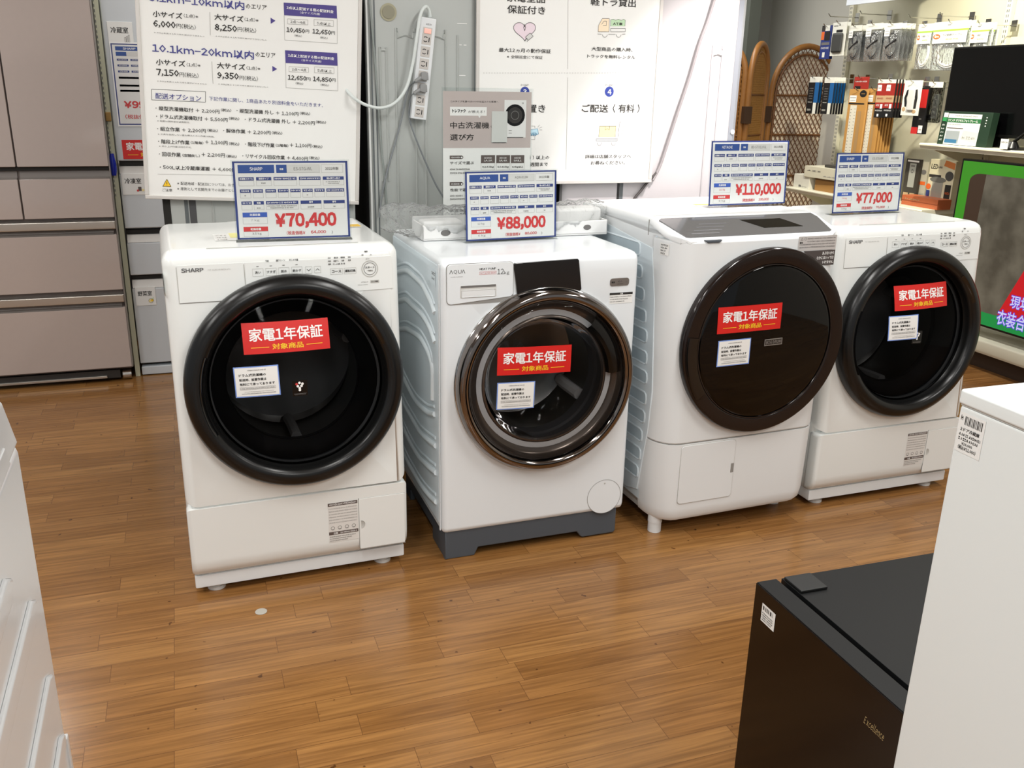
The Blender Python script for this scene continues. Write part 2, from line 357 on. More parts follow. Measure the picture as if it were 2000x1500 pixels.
# ------------------------------------------------------------------ prints that are stuck on the drum doors
def warranty_sticker(parent, fn, w=.232, h=.084):
    p = Print(fn, .0004); p.rect(0, 0, w, h, RED, 1, 10, 4)
    p.text('家電1年保証', .075*w, .40*h, .85*w, .42*h, TXTWHITE, .022, 2)
    p.text('対象商品', .325*w, .12*h, .36*w, .19*h, YELLOW, .022, 2)
    p.rect(.085*w, .195*h, .29*w, .215*h, YELLOW, 2, 4); p.rect(.72*w, .195*h, .91*w, .215*h, YELLOW, 2, 4)
    return p.build('warranty_sticker', parent)
def notice_sticker(parent, fn, w=.118, h=.085):
    p = Print(fn, .0004); p.rect(0, 0, w, h, BORDERBLUE, 1, 6, 4); p.rect(.003, .003, w-.003, h-.003, PAPER, 2, 6, 4)
    p.greek(.3*w, .86*h, .72*w, .035*h, INKGREY, 3, 1)
    p.text('ドラム式洗濯機の', .11*w, .68*h, .60*w, .09*h, INK, .03, 3, 1)
    p.text('配送時､設置作業は', .11*w, .53*h, .60*w, .09*h, INK, .03, 3, 1)
    p.text('有料にて承っております', .11*w, .385*h, .78*w, .09*h, INK, .03, 3, 1)
    p.frame(.11*w, .25*h, .9*w, .335*h, .0006, INKGREY, 3, 4); p.greek(.13*w, .27*h, .88*w, .04*h, INKGREY, 3, 2)
    p.greek(.2*w, .165*h, .85*w, .028*h, INKFAINT, 3, 3); p.greek(.14*w, .10*h, .9*w, .035*h, INKGREY, 3, 4)
    return p.build('notice_sticker', parent)

# ------------------------------------------------------------------ compact white drum washer with thick black door ring (stands twice)
SL = .07
def fp(x, z, off=0.):        # point on the leaned-back upper front
    y = SL*max(0, z-.29)
    for (y0, z0), (y1, z1) in zip(FP, FP[1:]):
        if z0 < z <= z1: y = y0+(y1-y0)*(z-z0)/(z1-z0)
    return (x, y-off, z)
FP = [(.047, .960), (.051, .977), (.060, .990), (.075, .997)]
def sharp_washer(label, loc, rz, group=None):
    root = thing('drum_washing_machine', label, 'washing machine', loc, rz, group)
    prof = [(.60, .05), (.60, .97), (.597, .988), (.585, .998), (.57, 1.0), (.10, 1.0), (.075, .997), (.060, .990), (.051, .977), (.047, .96), (0., .29), (.035, .288), (.035, .05)]
    body = MB().prism(prof, 'x', -.326, .307, WHITE, .030, 5).build('cabinet', root)
    boolean_cut(body, MB().cyl((0, -.2, .625), .232, .52, WHITE, 'y', 64))
    # shallow moulding lines on the lid
    q = MB(); q.box(-.21, .20, .085, .0875, .9995, 1.0006, SEAM2)
    q.box(-.296, -.2935, .10, .56, .985, .987, SEAM2); q.build('lid_seam', root)
    d = MB(); d.prism([(-.12, .575), (.0, .56), (.12, .575), (.0, .588)], 'z', 1.0, 1.0012, PALEGREY, .0); d.build('lid_vent', root)
    for s in (-1, 1): MB().prism([(.12, .92), (.5, .92), (.5, .935), (.12, .935)], 'x', (-.3262 if s < 0 else .3070), (-.3255 if s < 0 else .3076), SEAM2).build('side_seam', root)
    # lower kick panel
    lp = [(.035, .283), (.0, .283), (.0, .12), (.003, .095), (.012, .075), (.028, .062), (.06, .058), (.06, .283)]
    low = MB().prism(lp, 'x', -.327, .308, WHITE, .014, 3).build('lower_panel', root)
    f = MB(); f.prism(rrect(.158, .298, .082, .248, .004), 'y', -.0016, .002, WHITE, .001); fl = f.build('filter_cover', low)
    s = MB(); s.prism([(.158-.0012+0, .08), (.158+.0008, .08), (.158+.0008, .25), (.158-.0012, .25)], 'y', -.0008, .001, SEAM); s.box(.158, .299, -.0008, .001, .0802, .0815, SEAM2); s.box(.158, .299, -.0008, .001, .248, .2492, SEAM2)
    s.build('cover_gap', fl)
    MB().lathe([(.0, .001), (.010, .001), (.012, .0022)], ((.163, -.0008, .165), (1, 0, 0), (0, 0, 1), (0, -1, 0)), SEAM2, 20, -90, 90).build('finger_notch', fl)
    fr = flat((.066, 0, .118), (1, 0, 0), (0, 0, 1), (0, -1, 0)); p = Print(fr); W_, H_ = .088, .128
    p.rect(0, 0, W_, H_, mat('caution_label_paper', 'DEDCD8', .5)); p.rect(0, .118, W_, H_, LEAFBROWN, 2); p.greek(.004, .1205, W_-.004, .0055, TXTWHITE, 3, 5)
    for i in range(6): p.greek(.002, .108-i*.0092, W_-.002, .0036, INKFAINT, 2, i)
    for i in range(4): p.ring(.012+i*.021, .046, .006, .0012, INKGREY, 2, 12); p.rect(.008+i*.021, .040, .016+i*.021, .043, INKFAINT, 2)
    p.rect(0, .024, W_, .034, LEAFBROWN, 2); p.ctext('注意', .02, .029, .0065, TXTWHITE, .03); p.greek(.034, .0265, W_-.004, .0048, TXTWHITE, 3, 9)
    for i in range(3): p.greek(.002, .016-i*.0065, W_-.008-i*.012, .0034, INKGREY, 2, 20+i)
    p.build('caution_label', low)
    pl = MB(); pl.box(-.322, .300, .022, .585, .022, .062, WHITE3, .004); pl.build('plinth', root)
    for x, y in ((-.263, .06), (.238, .06), (-.263, .54), (.238, .54)):
        ft = MB(); ft.cyl((x, y, 0), .026, .010, PALEGREY, 'z', 28); ft.cyl((x, y, .010), .022, .014, PALEGREY, 'z', 28)
        ft.build('foot', root)
    # drawer and operating panel: thin slabs on the leaned front
    def slab(pts, th, m):
        b = MB(); n = len(pts); b.add([fp(x, z, th) for x, z in pts]+[fp(x, z, -.004) for x, z in pts], [tuple(range(n))]+[(i, (i+1) % n, n+(i+1) % n, n+i) for i in range(n)], m); return b
    dr = slab([(-.290, .866), (-.120, .866), (-.1205, .964), (-.289, .964)], .0014, WHITE).build('detergent_drawer', root)
    s = MB()
    s.add([fp(-.2915, .960, .0006), fp(-.290, .960, .0006), fp(-.2915, .864, .0006), fp(-.289, .864, .0006)], [(0, 1, 3, 2)], SEAM2)
    s.add([fp(-.290, .866, .0006), fp(-.290, .8635, .0006), fp(-.118, .866, .0006), fp(-.118, .8635, .0006)], [(0, 1, 3, 2)], SEAM)
    s.add([fp(-.1205, .960, .0012), fp(-.1185, .960, .0012), fp(-.1195, .86, .0012), fp(-.1175, .86, .0012)], [(0, 1, 3, 2)], SEAM2); s.build('drawer_gap', dr)
    pr = Print(lambda a, b, l: fp(a, b, .0016+l), .0003)
    pr.text('SHARP', -.279, .9455, .056, .011, mat('logo_grey', '5A5A5C', .4), .03, 1)
    pr.text('FIT SIZE DRUM ES-S7G', -.212, .9475, .057, .0038, INKFAINT, 0, 1, 1); pr.build('lettering', dr)
    pn = slab([(-.1170, .866), (.286, .872), (.286, .960), (.283, .964), (-.1170, .964)], .0014, WHITE).build('operating_panel', root)
    pr = Print(lambda a, b, l: fp(a, b, .0016+l), .0003)
    for x, t in ((-.084, '洗い'), (-.049, 'すすぎ'), (-.015, '脱水'), (.020, '乾かす')):
        pr.frame(x-.0145, .926, x+.0145, .947, .0008, SEAM2, 1); pr.ctext(t, x, .9365, .0075, INK, .02, 2, 1); pr.rect(x-.003, .952, x+.003, .9535, INKGREY, 1)
    for x, t in ((.052, 'v'), (.076, '^')):
        pr.frame(x-.009, .927, x+.009, .946, .0008, SEAM2, 1)
        k = 1 if t == '^' else -1; pr.path([(x-.005, .9365-.0025*k), (x, .9365+.0025*k), (x+.005, .9365-.0025*k)], .0012, INK, 2)
    for x, t in ((-.058, '予約'), (-.022, '槽クリーン'), (.013, 'おしゃれ着')):
        pr.ctext(t, x, .966, .0058, INK, .02, 2, 1, .8)
    for r_, row in enumerate((('毛布', '槽洗浄', '槽乾燥', '消臭'), ('時短', '部屋干し', '洗濯', '乾燥'), ('標準', 'おしゃれ着', '洗〜乾'))):
        for c_, t in enumerate(row): pr.ctext(t, .110+c_*.0185, .966-r_*.0085, .0046, INK, .02, 2, 1, .8)
    for x, t in ((.128, 'コース'), (.166, '運転切換')):
        pr.frame(x-.017, .920, x+.017, .937, .0008, SEAM2, 1); pr.ctext(t, x, .9285, .0075, INK, .03, 2, 1, .95)
    pr.ring(.222, .931, .0235, .0022, SEAM2, 1, 40); pr.ring(.222, .931, .0175, .0013, INKGREY, 2, 40)
    pr.ctext('スタート', .222, .935, .0062, INK, .03, 3, 1); pr.ctext('一時停止', .222, .926, .0044, INK, .02, 3, 1)
    pr.ctext('電源', .214, .979, .0042, INK, .03, 2, 1); pr.ctext('切', .203, .970, .0052, INK, .02, 2, 1); pr.ctext('入', .227, .970, .0052, INK, .02, 2, 1)
    pr.ctext('ECO', .217, .959, .0036, INKGREY, .02, 2, 1)
    pr.ctext('ドアロック', .206, .8945, .0036, INKGREY, .02, 2, 1); pr.rect(.222, .8905, .247, .8985, SEAM2, 1); pr.ctext('ロック解除', .2345, .8945, .0042, INK, .03, 2, 1, .9)
    pr.greek(.186, .886, .214, .0025, INKFAINT, 2, 3)
    pr.build('button_lettering', pn)
    # door
    c0 = Vector((0, SL*(.627-.29), .627)); nn = Vector((0, -1, SL)).normalized(); uu = Vector((0, SL, 1)).normalized(); fr = (c0, (1, 0, 0), uu, nn)
    ring = [(.300, -.004), (.303, .006), (.303, .020), (.300, .032), (.293, .043), (.281, .050), (.270, .0525), (.259, .050), (.251, .043), (.2465, .030), (.244, .014), (.236, .010)]
    door = MB().lathe(ring, fr, BLACKSATIN, 96).build('door', root, 60)
    dome = [(.2415*i/10, .014+.040*(1-(i/10)**2)) for i in range(11)][::-1]
    gl = MB().lathe(dome, fr, SMOKE, 72).build('door_glass', door, 80)
    # handle edge at the door's left and a latch notch at its right
    h = MB(); h.lathe([(.245, .02), (.247, .034), (.256, .050), (.262, .0545), (.262, .050)], fr, BLACKGLOSS, 14, 158, 208); h.build('door_handle', door)
    h = MB(); h.lathe([(.246, .018), (.249, .036), (.257, .0495), (.266, .0535), (.266, .049)], fr, BLACKGLOSS, 12, 22, 48); h.build('door_latch', door)
    # the black arc on the operating panel above the door
    # drum seen through the glass
    dr = MB(); dc = (c0, (1, 0, 0), uu, nn)
    dr.lathe([(.231, -.002), (.215, -.03), (.19, -.06), (.188, -.08)], dc, RUBBER, 48)
    dr.build('gasket', root)
    dr = MB(); dr.lathe([(.188, -.06), (.20, -.07), (.205, -.30), (.15, -.33), (.05, -.335), (.0, -.335)], dc, STEEL, 48)
    for k in range(3):
        t = R(30+120*k); a = Vector((math.cos(t), 0, 0))+uu*math.sin(t); dr.tube([c0+a*.19-nn*.09, c0+a*.185-nn*.2, c0+a*.19-nn*.29], .016, PALEGREY, 8)
    dr.build('drum', root)
    # cluster logo square inside the glass
    pz = Print(lambda a, b, l: tuple(c0+Vector((1, 0, 0))*a+uu*b+nn*(.0545-.040*((a*a+b*b)/.2415**2)+l)), .0004)
    pz.rect(-.020, -.030, .021, .014, mat('badge_black', '020202', .1), 1, 3, 3)
    for i, (x, y) in enumerate(((-.008, .004), (0, .007), (.008, .004), (-.005, -.002), (.005, -.002), (0, -.008), (-.0, -.0135))): pz.disc(x, y, .0036, REDINK if i == 0 else TXTWHITE, 2, 12)
    pz.rect(-.017, -.024, .018, -.0232, INKGREY, 2); pz.greek(-.014, -.027, .016, .002, INKGREY, 2)
    pz.build('emblem', door)
    def surf(px_, pz_, tw=0.):
        ct, st = math.cos(R(tw)), math.sin(R(tw))
        def f(a, b, l):
            x, z = px_+a*ct-b*st, pz_+a*st+b*ct; return tuple(c0+Vector((1, 0, 0))*x+uu*z+nn*(.0552-.040*min(1, (x*x+z*z)/.2415**2)+l))
        return f
    return root, door, surf

w1, w1_door, s1 = sharp_washer('leftmost white drum washer with thick black door ring, under the 70,400 yen card', (.203, 2.444, 0), 2.5, 'white drum washing machines')
w4, w4_door, s4 = sharp_washer('rightmost white drum washer with thick black door ring, under the 77,000 yen card', (2.303, 2.454, 0), 1.5, 'white drum washing machines')
warranty_sticker(w1_door, s1(-.140, .094, .3)); notice_sticker(w1_door, s1(-.170, -.024, 1.0))
warranty_sticker(w4_door, s4(-.098, .088, 1.0)); notice_sticker(w4_door, s4(-.118, -.014, 1.0))
# faint store label on the flank of the first washer
p = Print(flat((-.3268, .065, .885), (0, -1, 0), (0, 0, 1), (-1, 0, 0))); p.rect(-.03, 0, .02, .06, PAPER); p.greek(-.026, .042, .016, .012, INKGREY, 2, 1); p.greek(-.026, .025, .016, .006, INKGREY, 2, 2); p.greek(-.026, .010, .010, .006, INKGREY, 2, 3); p.build('stock_label', w1)
# energy stickers on the lid of the first washer
def lid_label(parent, x0, x1, y0, y1, z, band):
    p = Print(flat((x0, y0, z), (1, 0, 0), (0, 1, 0), (0, 0, 1))); W_, H_ = x1-x0, y1-y0; p.rect(0, 0, W_, H_, PAPER)
    if band == 'y': p.rect(W_*.3, H_*.35, W_, H_, mat('label_yellow', 'F0EB9A', .5), 2)
    if band == 'Y': p.rect(0, H_*.2, W_, H_*.8, YELLOW, 2)
    for i in range(3): p.greek(W_*.05, H_*(.1+.28*i), W_*(.25 if band == 'y' else .9), H_*.08, INKFAINT, 3, i)
    p.build('lid_sticker', parent)
lid_label(w1, -.18, -.03, .20, .33, 1.0004, 'y'); lid_label(w1, .20, .27, .36, .44, 1.0004, 'Y')

# ------------------------------------------------------------------ second washer: cool white, bronze door ring, charcoal base
w2 = thing('drum_washing_machine', 'cool white drum washer with bronze door ring and charcoal base', 'washing machine', (.930, 2.455, 0), 1.6, 'white drum washing machines')
prof = [(.62, .09), (.62, .93), (.612, .948), (.595, .955), (.06, .955), (.022, .953), (.007, .945), (.001, .93), (0, .90), (0, .112), (.004, .098), (.015, .092), (.03, .09)]
b = MB().prism(prof, 'x', -.312, .314, WHITE2, .016, 4).build('cabinet', w2)
boolean_cut(b, MB().cyl((.015, -.2, .572), .20, .50, WHITE2, 'y', 64))
sd = MB()
sd.box(-.3155, -.312, .030, .60, .12, .935, PALEBLUE, .002)
ARC = [[(.53, .82), (.40, .85), (.29, .85), (.20, .845), (.15, .83), (.09, .81), (.06, .79)], [(.53, .72), (.42, .75), (.33, .75), (.22, .75), (.15, .74), (.09, .72), (.06, .70)], [(.53, .62), (.42, .65), (.34, .66), (.24, .668), (.18, .66), (.12, .64), (.092, .615), (.090, .56), (.092, .51)],
       [(.53, .475), (.43, .455), (.35, .44), (.28, .435), (.21, .44), (.14, .45), (.07, .47)], [(.53, .38), (.42, .36), (.32, .35), (.25, .345), (.19, .35), (.12, .36), (.06, .37)], [(.53, .28), (.42, .26), (.33, .25), (.25, .25), (.18, .26), (.12, .268), (.06, .28)], [(.53, .18), (.42, .165), (.33, .16), (.26, .157), (.19, .16), (.12, .168), (.06, .18)]]
for a in ARC: sd.tube([(-.3150, y, z) for y, z in a], .009, mat('rib_highlight_blue', 'E6EFF3', .3), 8, 4); sd.tube([(-.3135, y+.004, z+.024) for y, z in a], .006, PALEBLUE, 8, 4)  # first rib tube is paler, painting the bright line of the pressed step
sd.build('side_panel', w2, 50)
tr = MB(); tr.box(-.3160, -.3125, .018, .027, .10, .94, WHITE2, .001); tr.build('corner_trim', w2)
bs = MB(); bs.prism([(-.302, 0), (-.205, 0), (-.192, .027), (.150, .027), (.165, .008), (.172, .004), (.285, .004), (.292, .012), (.292, .096), (-.302, .096)], 'y', .008, .035, CHARCOAL, .004)
bs.box(-.302, -.285, .03, .16, .0, .096, CHARCOAL, .004); bs.box(-.302, -.285, .16, .46, .045, .096, CHARCOAL); bs.box(-.302, -.285, .46, .53, 0, .096, CHARCOAL, .004)
bs.box(.275, .292, .03, .53, .0, .096, CHARCOAL, .004); bs.box(-.29, .28, .51, .53, 0.002, .096, CHARCOAL); bs.box(-.29, .28, .03, .52, .06, .095, DARK)
bs.build('base', w2)
d2 = Vector((.015, 0, .572)); fr2 = (d2, (1, 0, 0), (0, 0, 1), (0, -1, 0))
door = MB().lathe([(.288, -.002), (.289, .012), (.287, .026), (.282, .036), (.276, .041), (.266, .043), (.259, .040), (.254, .034), (.2515, .028)], fr2, BRONZE, 96).build('door', w2, 60)
MB().lathe([(.2925, -.001), (.2925, .004), (.288, .008)], fr2, CHROME, 96).build('chrome_rim', door, 60)
MB().lathe([(.252, .030), (.24, .040), (.21, .049), (.15, .055), (.08, .058), (0, .059)], fr2, SMOKE2, 72).build('door_glass', door, 80)
MB().lathe([(.2515, .026), (.246, .012), (.236, .004), (.222, .0), (.208, -.004), (.202, .004), (.196, .004), (.194, -.012)], fr2, mat('bronze_inner_ring', '80766E', .22, metal=.7), 72).build('inner_ring', door, 60)
MB().lathe([(.194, -.010), (.185, -.05), (.165, -.09), (.12, -.115), (.05, -.125), (0, -.126)], fr2, clear('bowl_glass', (.72, .72, .73), .14), 60).build('glass_bowl', door, 80)
hd = MB(); hd.lathe([(.200, .010), (.205, .024), (.215, .030), (.235, .026), (.248, .018)], fr2, BLACKGLOSS, 22, 3, 52); hd.build('door_handle', door)
MB().lathe([(.20, -.004), (.199, -.05), (.192, -.055), (.188, -.09)], fr2, RUBBER, 60).build('gasket', w2)
dr = MB(); dr.lathe([(.190, -.08), (.198, -.09), (.198, -.27), (.15, -.295), (.05, -.30), (0, -.30)], fr2, STEEL, 60)
for k in range(3):
    t = R(90+120*k); a = Vector((math.cos(t), 0, math.sin(t))); dr.tube([d2+a*.19+Vector((0, .1, 0)), d2+a*.18+Vector((0, .18, 0)), d2+a*.19+Vector((0, .26, 0))], .02, PALEGREY, 8)
dr.build('drum', w2)
dp = MB(); dp.prism([(-.092, .938), (.106, .942), (.110, .938), (.122, .850), (.118, .845), (.06, .848), (.0, .845), (-.05, .838), (-.078, .836), (-.083, .842), (-.096, .934)], 'y', -.006, .004, BLACKGLOSS, .002); dp = dp.build('display_panel', w2)
pt = rrect(-.297, -.096, .826, .942, .012, 4); pt = [(x, z) if not (x > -.12 and z < .835) else (x-.0, z+.014) for x, z in pt]
dw = MB().prism(pt, 'y', -.0026, .003, WHITE2, .0012).build('detergent_drawer', w2)
s = MB(); s.prism(rrect(-.2985, -.0945, .8245, .9435, .013, 4), 'y', -.0008, .002, SEAM); s.build('drawer_gap', dw)
s = MB(); s.prism(rrect(-.258, -.148, .843, .880, .004, 3), 'y', -.0032, .002, PALEGREY, .0006); s.box(-.256, -.150, -.0036, -.0028, .873, .8795, INKGREY); s.box(-.254, -.152, -.0040, -.003, .846, .866, WHITE3, .002); s.build('pull_recess', dw)
pr = Print(flat((0, -.0027, 0), (1, 0, 0), (0, 0, 1), (0, -1, 0)), .0003)
vs = [('Λ', -.290), ('Q', -.2775), ('U', -.2645), ('Λ', -.2535)]
for t, x in vs: pr.text(t, x, .916 if t != 'Q' else .9145, .0105, .0105 if t != 'Q' else .012, INK, .0, 1)
pr.text('AQW-D12M(W)', -.286, .9045, .036, .0035, INKGREY, 0, 1, 1)
pr.text('HEAT PUMP', -.200, .9225, .050, .0062, INK, .02, 1, 1); pr.frame(-.200, .909, -.149, .918, .0006, REDINK, 1); pr.text('HOT WATER WASH', -.197, .9115, .045, .004, REDINK, 0, 2, 1)
pr.text('12', -.146, .908, .020, .0155, INK, .0, 1); pr.text('kg', -.125, .9045, .016, .0125, INK, -.005, 1); pr.build('lettering', dw)
pw = MB().prism(rrect(.218, .282, .852, .876, .008, 4), 'y', -.0022, .002, mat('grey_bronze_badge', '8B8580', .3, metal=.6), .0008).build('power_buttons', w2)
pr = Print(flat((0, -.0023, 0), (1, 0, 0), (0, 0, 1), (0, -1, 0)), .0003); pr.ctext('電源', .228, .864, .0055, INK, .03, 1, 1); pr.ctext('切 入', .251, .866, .0055, INK, .0, 1, 1); pr.greek(.242, .857, .262, .002, INK, 1); pr.ctext('台', .273, .864, .0055, INKGREY, 0, 1, 1)
pr.build('lettering', pw)
pr = Print(flat((.219, -.0003, .797), (1, 0, 0), (0, 0, 1), (0, -1, 0)), .0004); pr.rect(0, 0, .078, .034, PAPER); pr.rect(0, .027, .078, .034, INK, 2); pr.ctext('注意', .040, .0305, .0048, TXTWHITE, .03)
for i in range(3): pr.greek(.002, .0195-i*.0075, .075-i*.012, .0035, INKGREY, 2, i)
pr.build('caution_label', w2)
pr = Print(flat((.239, -.0002, .147), (1, 0, 0), (0, 0, 1), (0, -1, 0)), .0003); pr.disc(0, 0, .060, WHITE2, 1, 48); pr.ring(0, 0, .0606, .0014, SEAM, 2, 56); pr.disc(0, .047, .003, SEAM2, 2, 12); pr.build('drain_cover', w2)
pr = Print(flat((-.3162, .095, .87), (0, -1, 0), (0, 0, 1), (-1, 0, 0))); pr.rect(0, 0, .045, .045, PALEBLUE); pr.greek(.004, .03, .04, .009, INKGREY, 2, 1); pr.greek(.004, .016, .036, .006, INKGREY, 2, 2); pr.build('stock_label', w2)
P2 = [(0, .059), (.08, .058), (.15, .055), (.21, .049), (.24, .040), (.26, .030)]
def prof2(r):
    for (a, u), (b, v) in zip(P2, P2[1:]):
        if r <= b: return u+(v-u)*(r-a)/(b-a)
    return P2[-1][1]
def dome2(px_, pz_, tw=0.):
    ct, st = math.cos(R(tw)), math.sin(R(tw))
    def f(a, b, l):
        x, z = px_+a*ct-b*st, pz_+a*st+b*ct; r = math.hypot(x, z); return (d2.x+x, -(prof2(r)+.0012+l), d2.z+z)
    return f
warranty_sticker(door, dome2(-.175, .045, -1.5)); notice_sticker(door, dome2(-.176, -.062, -1.5))

# ------------------------------------------------------------------ third washer: flat dark-brown door, sloped glass panel
w3 = thing('drum_washing_machine', 'white drum washer with flat dark brown door and sloped grey glass panel', 'washing machine', (1.632, 2.395, 0), 3.0, 'white drum washing machines')
def plan(w, y0, y1, r, n=6):     # plan outline with round front corners
    p = [(w, y1), (-w, y1)]
    for i in range(n+1): t = R(180+90*i/n); p.append((-w+r+r*math.cos(t), y0+r*1.25+r*1.25*math.sin(t)))
    for i in range(n+1): t = R(270+90*i/n); p.append((w-r+r*math.cos(t), y0+r*1.25+r*1.25*math.sin(t)))
    return p
MB().box(-.310, .310, .12, .62, .10, 1.0, PALEBLUE, .004).build('cabinet', w3)
sd = MB(); sp = [(.60, 1.005), (.135, .955), (.10, .80), (.085, .62), (.075, .50), (.085, .36), (.13, .135), (.20, .115), (.60, .115)]
sd.prism(sp, 'x', -.316, -.308, PALEBLUE, .003)
for y, z in [(.188, .938), (.166, .868), (.144, .798), (.124, .731), (.109, .669), (.100, .599), (.092, .535), (.088, .465), (.088, .401), (.097, .333), (.099, .266), (.107, .199)]:
    y += .018
    sd.prism(rrect(y, .52, z-.020, z+.020, .012, 4), 'x', -.3165, -.311, mat('side_slot_blue', 'B9C8D0', .4), 0)
    sd.tube([(-.316, .5, z+.021), (-.316, y+.012, z+.021), (-.316, y+.002, z+.015), (-.316, y, z), (-.316, y+.002, z-.014), (-.316, y+.012, z-.0205), (-.316, .5, z-.0205)], .0035, PALEBLUE, 6)
sd.build('side_panel', w3)
MB().prism(plan(.314, 0, .13, .075), 'z', .338, .990, WHITE3, .006, 3).build('front_panel', w3)
def low_plan():
    return plan(.314, .002, .13, .075)
bm = bmesh.new(); lo = plan(.290, .004, .14, .07); hi = plan(.314, 0, .13, .075); mid = plan(.312, .001, .13, .075)
m = MB(); n = len(lo)
rows = [[(x, y, .335) for x, y in hi], [(x, y, .20) for x, y in mid], [(x*.99, y, .105) for x, y in mid], [(x*.975, y+.003, .075) for x, y in mid], [(x*.95, y+.014, .060) for x, y in mid]]
m.add(sum(rows, []), [(k*n+i, k*n+(i+1) % n, (k+1)*n+(i+1) % n, (k+1)*n+i) for k in range(4) for i in range(n)]+[tuple(range(n)), tuple(range(4*n, 5*n))[::-1]], WHITE3)
low3 = m.build('lower_panel', w3); bm.free()
f = MB(); f.prism(rrect(-.235, -.028, .125, .330, .012, 4), 'y', -.0018, .004, WHITE3, .001); f = f.build('filter_cover', low3)
s = MB(); s.prism(rrect(-.2365, -.0265, .1235, .3315, .013, 4), 'y', .0, .003, SEAM2); s.build('cover_gap', f)
MB().box(-.040, -.028, -.0028, 0, .212, .246, SEAM, .002).build('finger_notch', f)
MB().prism(plan(.3115, .003, .13, .075), 'z', .332, .3405, SEAM).build('panel_seam', w3)
tp = [(.655, .935), (.655, 1.030), (.640, 1.042), (.60, 1.045), (.165, 1.045), (.150, 1.043), (.130, 1.0365), (.105, 1.0283), (.08, 1.0202), (.06, 1.0136), (.045, 1.0087), (.032, 1.0045), (.021, 1.001), (.012, .998), (.003, .990), (.004, .982), (.125, .982), (.125, .935)]
top = MB().prism(tp, 'x', -.314, .314, WHITE3, .018, 4).build('top_cover', w3)
for v in top.data.vertices:          # the cover's front corners follow the rounded front panel below
    if v.co.y < .094: k = .2395+.075*math.sqrt(max(0, 1-((.0945-max(v.co.y, .001))/.094)**2)); v.co.x = max(-k, min(k, v.co.x))
    elif abs(v.co.x) > .3145: v.co.x = math.copysign(.3145, v.co.x)
s = MB(); s.box(-.315, -.3137, .165, .168, .99, 1.038, SEAM); s.box(-.29, .29, .185, .188, 1.0445, 1.0455, SEAM2); s.box(.0, .20, .40, .42, 1.0445, 1.0456, YELLOW); s.build('cover_seam', top)
g0 = Vector((0, .020, .9995)); gu = Vector((0, .142-.020, 1.0405-.9995)); gl_ = gu.length; gu.normalize(); gn = Vector((0, -gu.z, gu.y))
pan = MB(); out = [(-.292, .012), (-.270, .0), (.270, .0), (.292, .012), (.270, gl_), (-.305+.0, gl_-.004)]
out = [(-.268, .004), (-.255, .0), (.262, .0), (.272, .006), (.285, .10), (.278, gl_), (-.288, gl_), (-.300, gl_-.01)]
pan.add([tuple(g0+Vector((a, 0, 0))+gu*b+gn*.0035) for a, b in out]+[tuple(g0+Vector((a, 0, 0))+gu*b-gn*.01) for a, b in out], [tuple(range(8))]+[(i, (i+1) % 8, 8+(i+1) % 8, 8+i) for i in range(8)], mat('grey_glass_panel', '6A6A6B', .05, coat=.5))
pan = pan.build('operating_panel', top)
pr = Print(flat(g0+gn*.0036, (1, 0, 0), gu, gn), .0004); pr.poly([(-.02, .098), (.135, .098), (.185, .038), (.035, .038)], mat('display_black', '141414', .05), 1)
for i in range(4): pr.line(-.24+.02*i, .02+.02*i, -.14+.02*i, .02+.02*i, .004, mat('panel_mark', '7C7C80', .2), 1)
pr.build('display', pan)
MB().prism([(-.215, .9945), (-.155, .9945), (-.165, .986), (-.205, .986)], 'y', -.004, .03, CHARCOAL, .002).build('opening_tab', top)
d3 = Vector((.028, .0, .662)); fr3 = (d3, (1, 0, 0), (0, 0, 1), (0, -1, 0))
door = MB().lathe([(.302, -.002), (.304, .006), (.3035, .020), (.300, .026), (.294, .0285), (.258, .0265), (.2535, .024), (.251, .018)], fr3, BROWNRING, 96).build('door', w3, 50)
MB().lathe([(.2525, .019), (.249, .024), (.24, .026), (.18, .031), (.10, .034), (0, .035)], fr3, LENS, 72).build('door_lens', door, 70)
MB().lathe([(.2535, .0225), (.2535, .0265), (.2505, .0265)], fr3, mat('lens_rim', '3A3330', .1, metal=.6), 72).build('lens_rim', door, 60)
MB().lathe([(.256, .024), (.258, .0315), (.288, .0345), (.2955, .030)], fr3, BLACKGLOSS, 24, 172, 214).build('door_handle', door)
def dome3(px_, pz_, tw=0.):
    P3 = [(0, .035), (.10, .034), (.18, .031), (.24, .026), (.26, .02)]
    ct, st = math.cos(R(tw)), math.sin(R(tw))
    def f(a, b, l):
        x, z = px_+a*ct-b*st, pz_+a*st+b*ct; r = math.hypot(x, z); d = .02
        for (a_, u_), (b_, v_) in zip(P3, P3[1:]):
            if r <= b_: d = u_+(v_-u_)*(r-a_)/(b_-a_); break
        return (d3.x+x, -(d+.0012+l), d3.z+z)
    return f
warranty_sticker(door, dome3(-.192, .045, .5)); notice_sticker(door, dome3(-.183, -.062, 1.0))
pr = Print(dome3(-.014, -.007, 1)); pr.rect(0, 0, .068, .022, mat('badge_silver', '9C9A97', .3, metal=.5)); pr.rect(.003, .003, .065, .019, mat('badge_dark', '2A2523', .3), 2); pr.text('BIG DRUM', .006, .0055, .056, .011, mat('badge_silver', '9C9A97'), .02, 3, 1); pr.build('badge', door)
pr = Print(flat((.128, -.0004, .946), (1, 0, 0), (0, 0, 1), (0, -1, 0)))
pr.rect(.0, .0, .148, .046, mat('warning_grey_paper', 'BDB9B6', .5)); pr.path([(.008, .034), (.0125, .042), (.017, .034)], .001, INKGREY, 2, True); pr.ring(.026, .038, .0045, .001, INKGREY, 2, 16); pr.ctext('警告', .011, .026, .006, INK, .03, 2, 1)
for i in range(4): pr.greek(.034 if i < 2 else .006, .036-i*.009, .143, .0042, INKGREY, 2, i)
